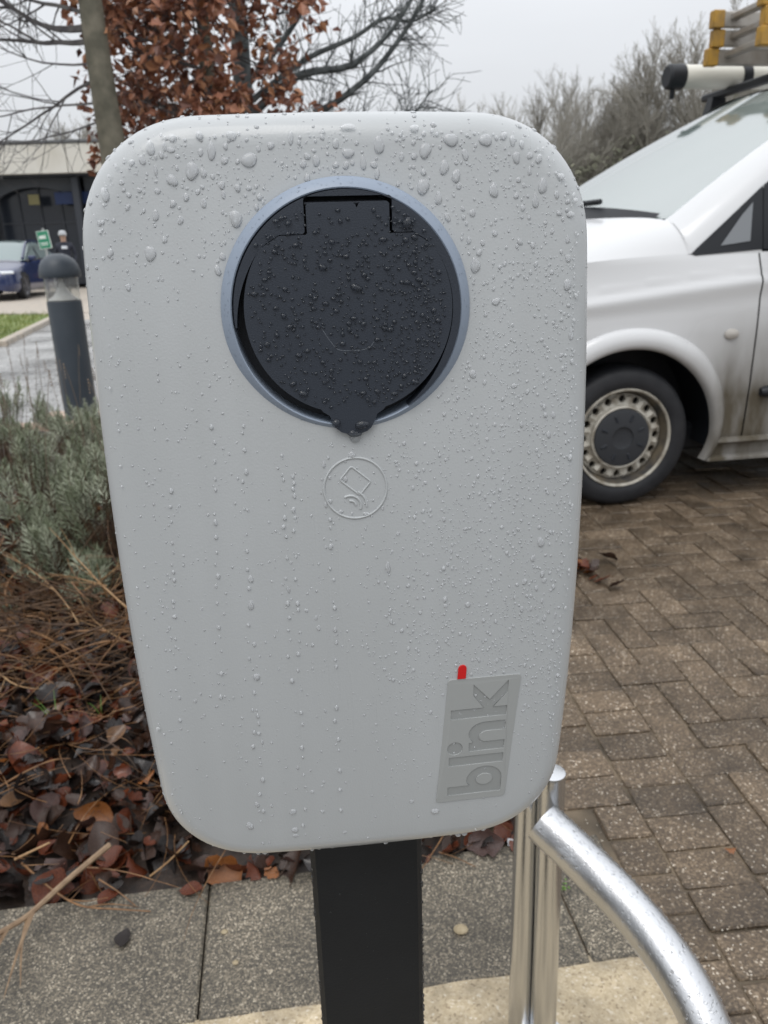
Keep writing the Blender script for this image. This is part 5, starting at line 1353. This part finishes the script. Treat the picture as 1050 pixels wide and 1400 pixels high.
# 1: the smooth grey trunk seen left of the box, bare twigs to the left
Mb1 = M_bark('grey_green_bark', (.10, .095, .07), (.18, .165, .125))
random.seed(101); TA = Vector((-1.375, 4.5, 0)); t1 = tag(empty('bare_tree', TA), 'young bare tree with smooth grey-green trunk behind the charging box', 'tree')
tr = MB(); tp = cat([(.0, 0, -.05), (.01, 0, .8), (-.005, .02, 1.6), (-.015, .0, 2.1), (-.03, .02, 2.7), (-.05, .05, 3.6), (-.02, .1, 4.6)], 6)
tr.tube(tp, [.084 - .045 * i / (len(tp) - 1) for i in range(len(tp))], 18); tr.build('trunk', Mb1, t1)
PT = dict(seg=.07, wig=.16, up=.25, rmin=.0012, lv=3, kids=(8, 8, 5), ang=(25, 65), len=(.4, .7)); PT['from'] = .15
br1 = MB()
for z, dx, dz, L, r in ((2.20, -1, .02, .75, .016), (2.26, -1, .10, .95, .020), (2.33, -1, .28, .8, .013), (2.02, -1, -.30, .7, .010), (1.92, -1, -.25, .75, .008), (1.83, -1, -.42, .6, .007), (2.10, -1, -.12, .6, .008), (2.45, -1, .35, .9, .018), (2.6, -1, .2, 1., .018)):
    limb(br1, (-.07, 0, z), (dx, ru(-.35, .35), dz), L, r, 1, PT)
for _ in range(16):
    a = ru(0, 6.28); z = ru(2.6, 4.5); limb(br1, (-.04, .04, z), (math.cos(a), math.sin(a), .5), ru(.7, 1.2), .016, 1, PT)
br1.build('branches', mat('twig_bark', (.055, .05, .055), .8, var=(.11, .105, .10), vscale=20), t1)
# 2: copper beech keeping its brown leaves
random.seed(202); TB = Vector((-1.0, 5.3, 0)); t2 = tag(empty('beech_tree', TB), 'beech tree still holding dense russet-brown dead leaves', 'tree')
tr = MB(); tp = cat([(0, 0, -.05), (.01, 0, 1.0), (0, .01, 2.0), (.02, 0, 3.2), (0, 0, 4.4)], 6); tr.tube(tp, [.07 - .05 * i / (len(tp) - 1) for i in range(len(tp))], 12); tr.build('trunk', Mb1, t2)
b2 = MB(); tips = []
PB = dict(seg=.08, wig=.13, up=.10, rmin=.0016, lv=3, kids=(0, 6, 4), ang=(25, 60), len=(.4, .65)); PB['from'] = .2
for k in range(60):
    a = ru(0, 6.28); z = ru(1.5, 3.7); L = ru(.5, .72) * (1.0 if z < 3.2 else .7)
    limb(b2, (0, 0, z), (math.cos(a), math.sin(a), ru(-.15, .4)), L, .012, 1, PB, tips)
b2.build('branches', mat('twig_bark', (.055, .05, .055), .8, var=(.11, .105, .10), vscale=20), t2)
LB_ = [mat('beech_leaf', (.24, .095, .055), .45, var=(.36, .165, .095), vscale=9), mat('beech_leaf_dark', (.11, .044, .031), .45, var=(.17, .075, .05), vscale=9), mat('beech_leaf_light', (.38, .18, .09), .45, var=(.38, .18, .09), vscale=9)]
lf = MB()
for q in tips:
    for _ in range(3):
        if rnd() < .34: continue
        c = q + Vector((ru(-.07, .07), ru(-.07, .07), ru(-.09, .05))); L = ru(.050, .085)
        a = Vector((ru(-1, 1), ru(-1, 1), ru(-1.2, .4))).normalized(); s = a.orthogonal().normalized(); s = Matrix.Rotation(ru(0, 6.28), 3, a) @ s; n_ = a.cross(s); w_ = L * ru(.24, .36); k = random.choices((0, 1, 2), (52, 28, 20))[0]
        lf.add([c, c + a * L * .35 + s * w_ + n_ * .006, c + a * L, c + a * L * .35 - s * w_ + n_ * .006, c + a * L * .5 - n_ * .004], [(0, 1, 4), (1, 2, 4), (2, 3, 4), (3, 0, 4)], k)
stuff(lf.build('crown', LB_, t2, smooth=False))
# 3: bare tree whose limbs reach right over the box
random.seed(303); TC = Vector((-.95, 6.3, 0)); t3 = tag(empty('bare_tree', TC), 'bare tree with lichen-grey limbs reaching out over the charging box', 'tree')
tr = MB(); tp = cat([(0, 0, -.05), (.01, 0, .9), (.0, .02, 1.7), (.02, 0, 2.6), (0, .05, 4.0)], 6); tr.tube(tp, [.11 - .06 * i / (len(tp) - 1) for i in range(len(tp))], 14)
Mb3 = M_bark('lichen_bark', (.065, .075, .078), (.15, .165, .165)); tr.build('trunk', Mb3, t3)
b3 = MB(); PC = dict(seg=.07, wig=.20, up=.12, rmin=.0022, lv=3, kids=(0, 6, 4), ang=(30, 75), len=(.45, .8)); PC['from'] = .05
for z0, pts, r in (
    (1.80, [(.0, 0, 1.75), (.45, 0, 2.05), (.78, 0, 2.23), (1.05, .02, 2.45), (1.35, .05, 2.85), (1.5, .1, 3.3)], .034),
    (2.0, [(.0, 0, 2.05), (.40, -.05, 2.33), (.80, -.05, 2.40), (1.10, 0, 2.62), (1.30, 0, 2.9)], .036),
    (2.1, [(.0, 0, 2.15), (.45, .1, 2.46), (.82, .1, 2.60), (1.05, .12, 2.72), (1.25, .12, 2.70), (1.42, .12, 2.77)], .024),
    (1.6, [(.0, 0, 1.70), (.50, .05, 1.98), (.85, .05, 2.02), (1.08, .05, 2.05), (1.25, .08, 2.12)], .024),
    (1.6, [(.0, 0, 1.60), (.45, -.1, 1.83), (.85, -.1, 1.93), (1.15, -.1, 2.0), (1.38, -.1, 2.22)], .020),
    (2.2, [(.0, 0, 2.25), (.35, 0, 2.6), (.62, 0, 2.95), (.9, 0, 3.3)], .026)):
    P_ = cat(pts, 6); tubes(b3, P_, r, r * .25, 7)
    for k in range(40):
        i = random.randrange(5, len(P_) - 1); d = (P_[i + 1] - P_[i]).normalized(); o = Matrix.Rotation(ru(0, 6.28), 3, d) @ d.orthogonal().normalized(); a = R(ru(30, 75))
        limb(b3, P_[i], d * math.cos(a) + o * math.sin(a), ru(.16, .42), r * ru(.14, .26), 2, PC)
b3.build('limbs', Mb3, t3)
# far belt of bare trees beyond the van
def far_tree(seed, H_):
    random.seed(seed); m = MB(); PF = dict(seg=H_ * .045, wig=.12, up=.42, rmin=.0055, lv=3, kids=(20, 9, 7), ang=(18, 48), len=(.36, .60)); PF['from'] = .16
    for k in range(2 + seed % 2):
        limb(m, (ru(-.25, .25), ru(-.2, .2), -.05), (ru(-.22, .22), ru(-.2, .2), 1), H_ * ru(.62, .75), H_ * .011, 0, PF)
    return m
Mft = mat('hazy_far_bark', (.27, .255, .22), .85, var=(.34, .325, .285), vscale=2)  # bark colour lightened to stand in for distant haze and offset self-shadow
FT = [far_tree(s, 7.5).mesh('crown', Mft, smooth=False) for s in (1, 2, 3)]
random.seed(404)
spots = []
for i in range(11): spots.append((3.2 + i * 1.12 + ru(-.4, .4), ru(33, 38), [6.2, 6.6, 7.0, 7.5, 8.0, 8.2, 8.5, 8.8, 9.2, 9.8, 10.2][i]))
for i in range(5): spots.append((-16.0 + i * 1.5 + ru(-.4, .4), ru(44, 48), ru(8.5, 11)))
for i in range(4): spots.append((15.6 + i * 1.9, ru(34, 38), ru(9.5, 11)))
for n_, (x, y, h) in enumerate(spots):
    lab = 'tall bare winter tree rising behind the office block' if x < -5 else 'bare winter tree in the belt of trees beyond the white van'
    e = tag(empty('winter_tree', (x, y, 0), ru(0, 6.28)), lab, 'tree', 'bare trees behind the office block' if x < -5 else 'bare trees beyond the van'); s = h / 7.5; e.scale = (s * ru(.85, 1.0), s * ru(.85, 1.0), s)
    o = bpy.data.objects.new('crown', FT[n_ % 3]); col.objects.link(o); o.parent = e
ug = MB(); random.seed(17)
for _ in range(22000):
    x = ru(2.6, 16); y = random.gauss(35, 1.2); hmax = (2.8 + .24 * (x - 2.6)) * (1 + .45 * mnoise.noise((x * .9, 0, 3))) ; z = hmax * (1 - rnd() ** 1.5 * .98) if rnd() < .8 else ru(0, hmax)
    z = ru(0, 1) ** .8 * hmax
    if mnoise.noise((x * 1.1, y * .8, z * 1.1)) < -.10: continue
    a = Vector((ru(-1, 1), ru(-1, 1), ru(-1, 1))).normalized() * ru(.05, .11); b = a.orthogonal().normalized() * ru(.03, .06); c = Vector((x, y, z)); ug.add([c - a, c + b, c + a, c - b], [(0, 1, 2, 3)])
u_ = stuff(ug.build('undergrowth', mat('hazy_ivy_undergrowth', (.125, .135, .088), .7, var=(.19, .19, .135), vscale=.8), smooth=False)); u_['label'] = 'dull green ivy and scrub under the bare trees'; u_['category'] = 'undergrowth'  # foliage colour lightened in place of haze over the distance
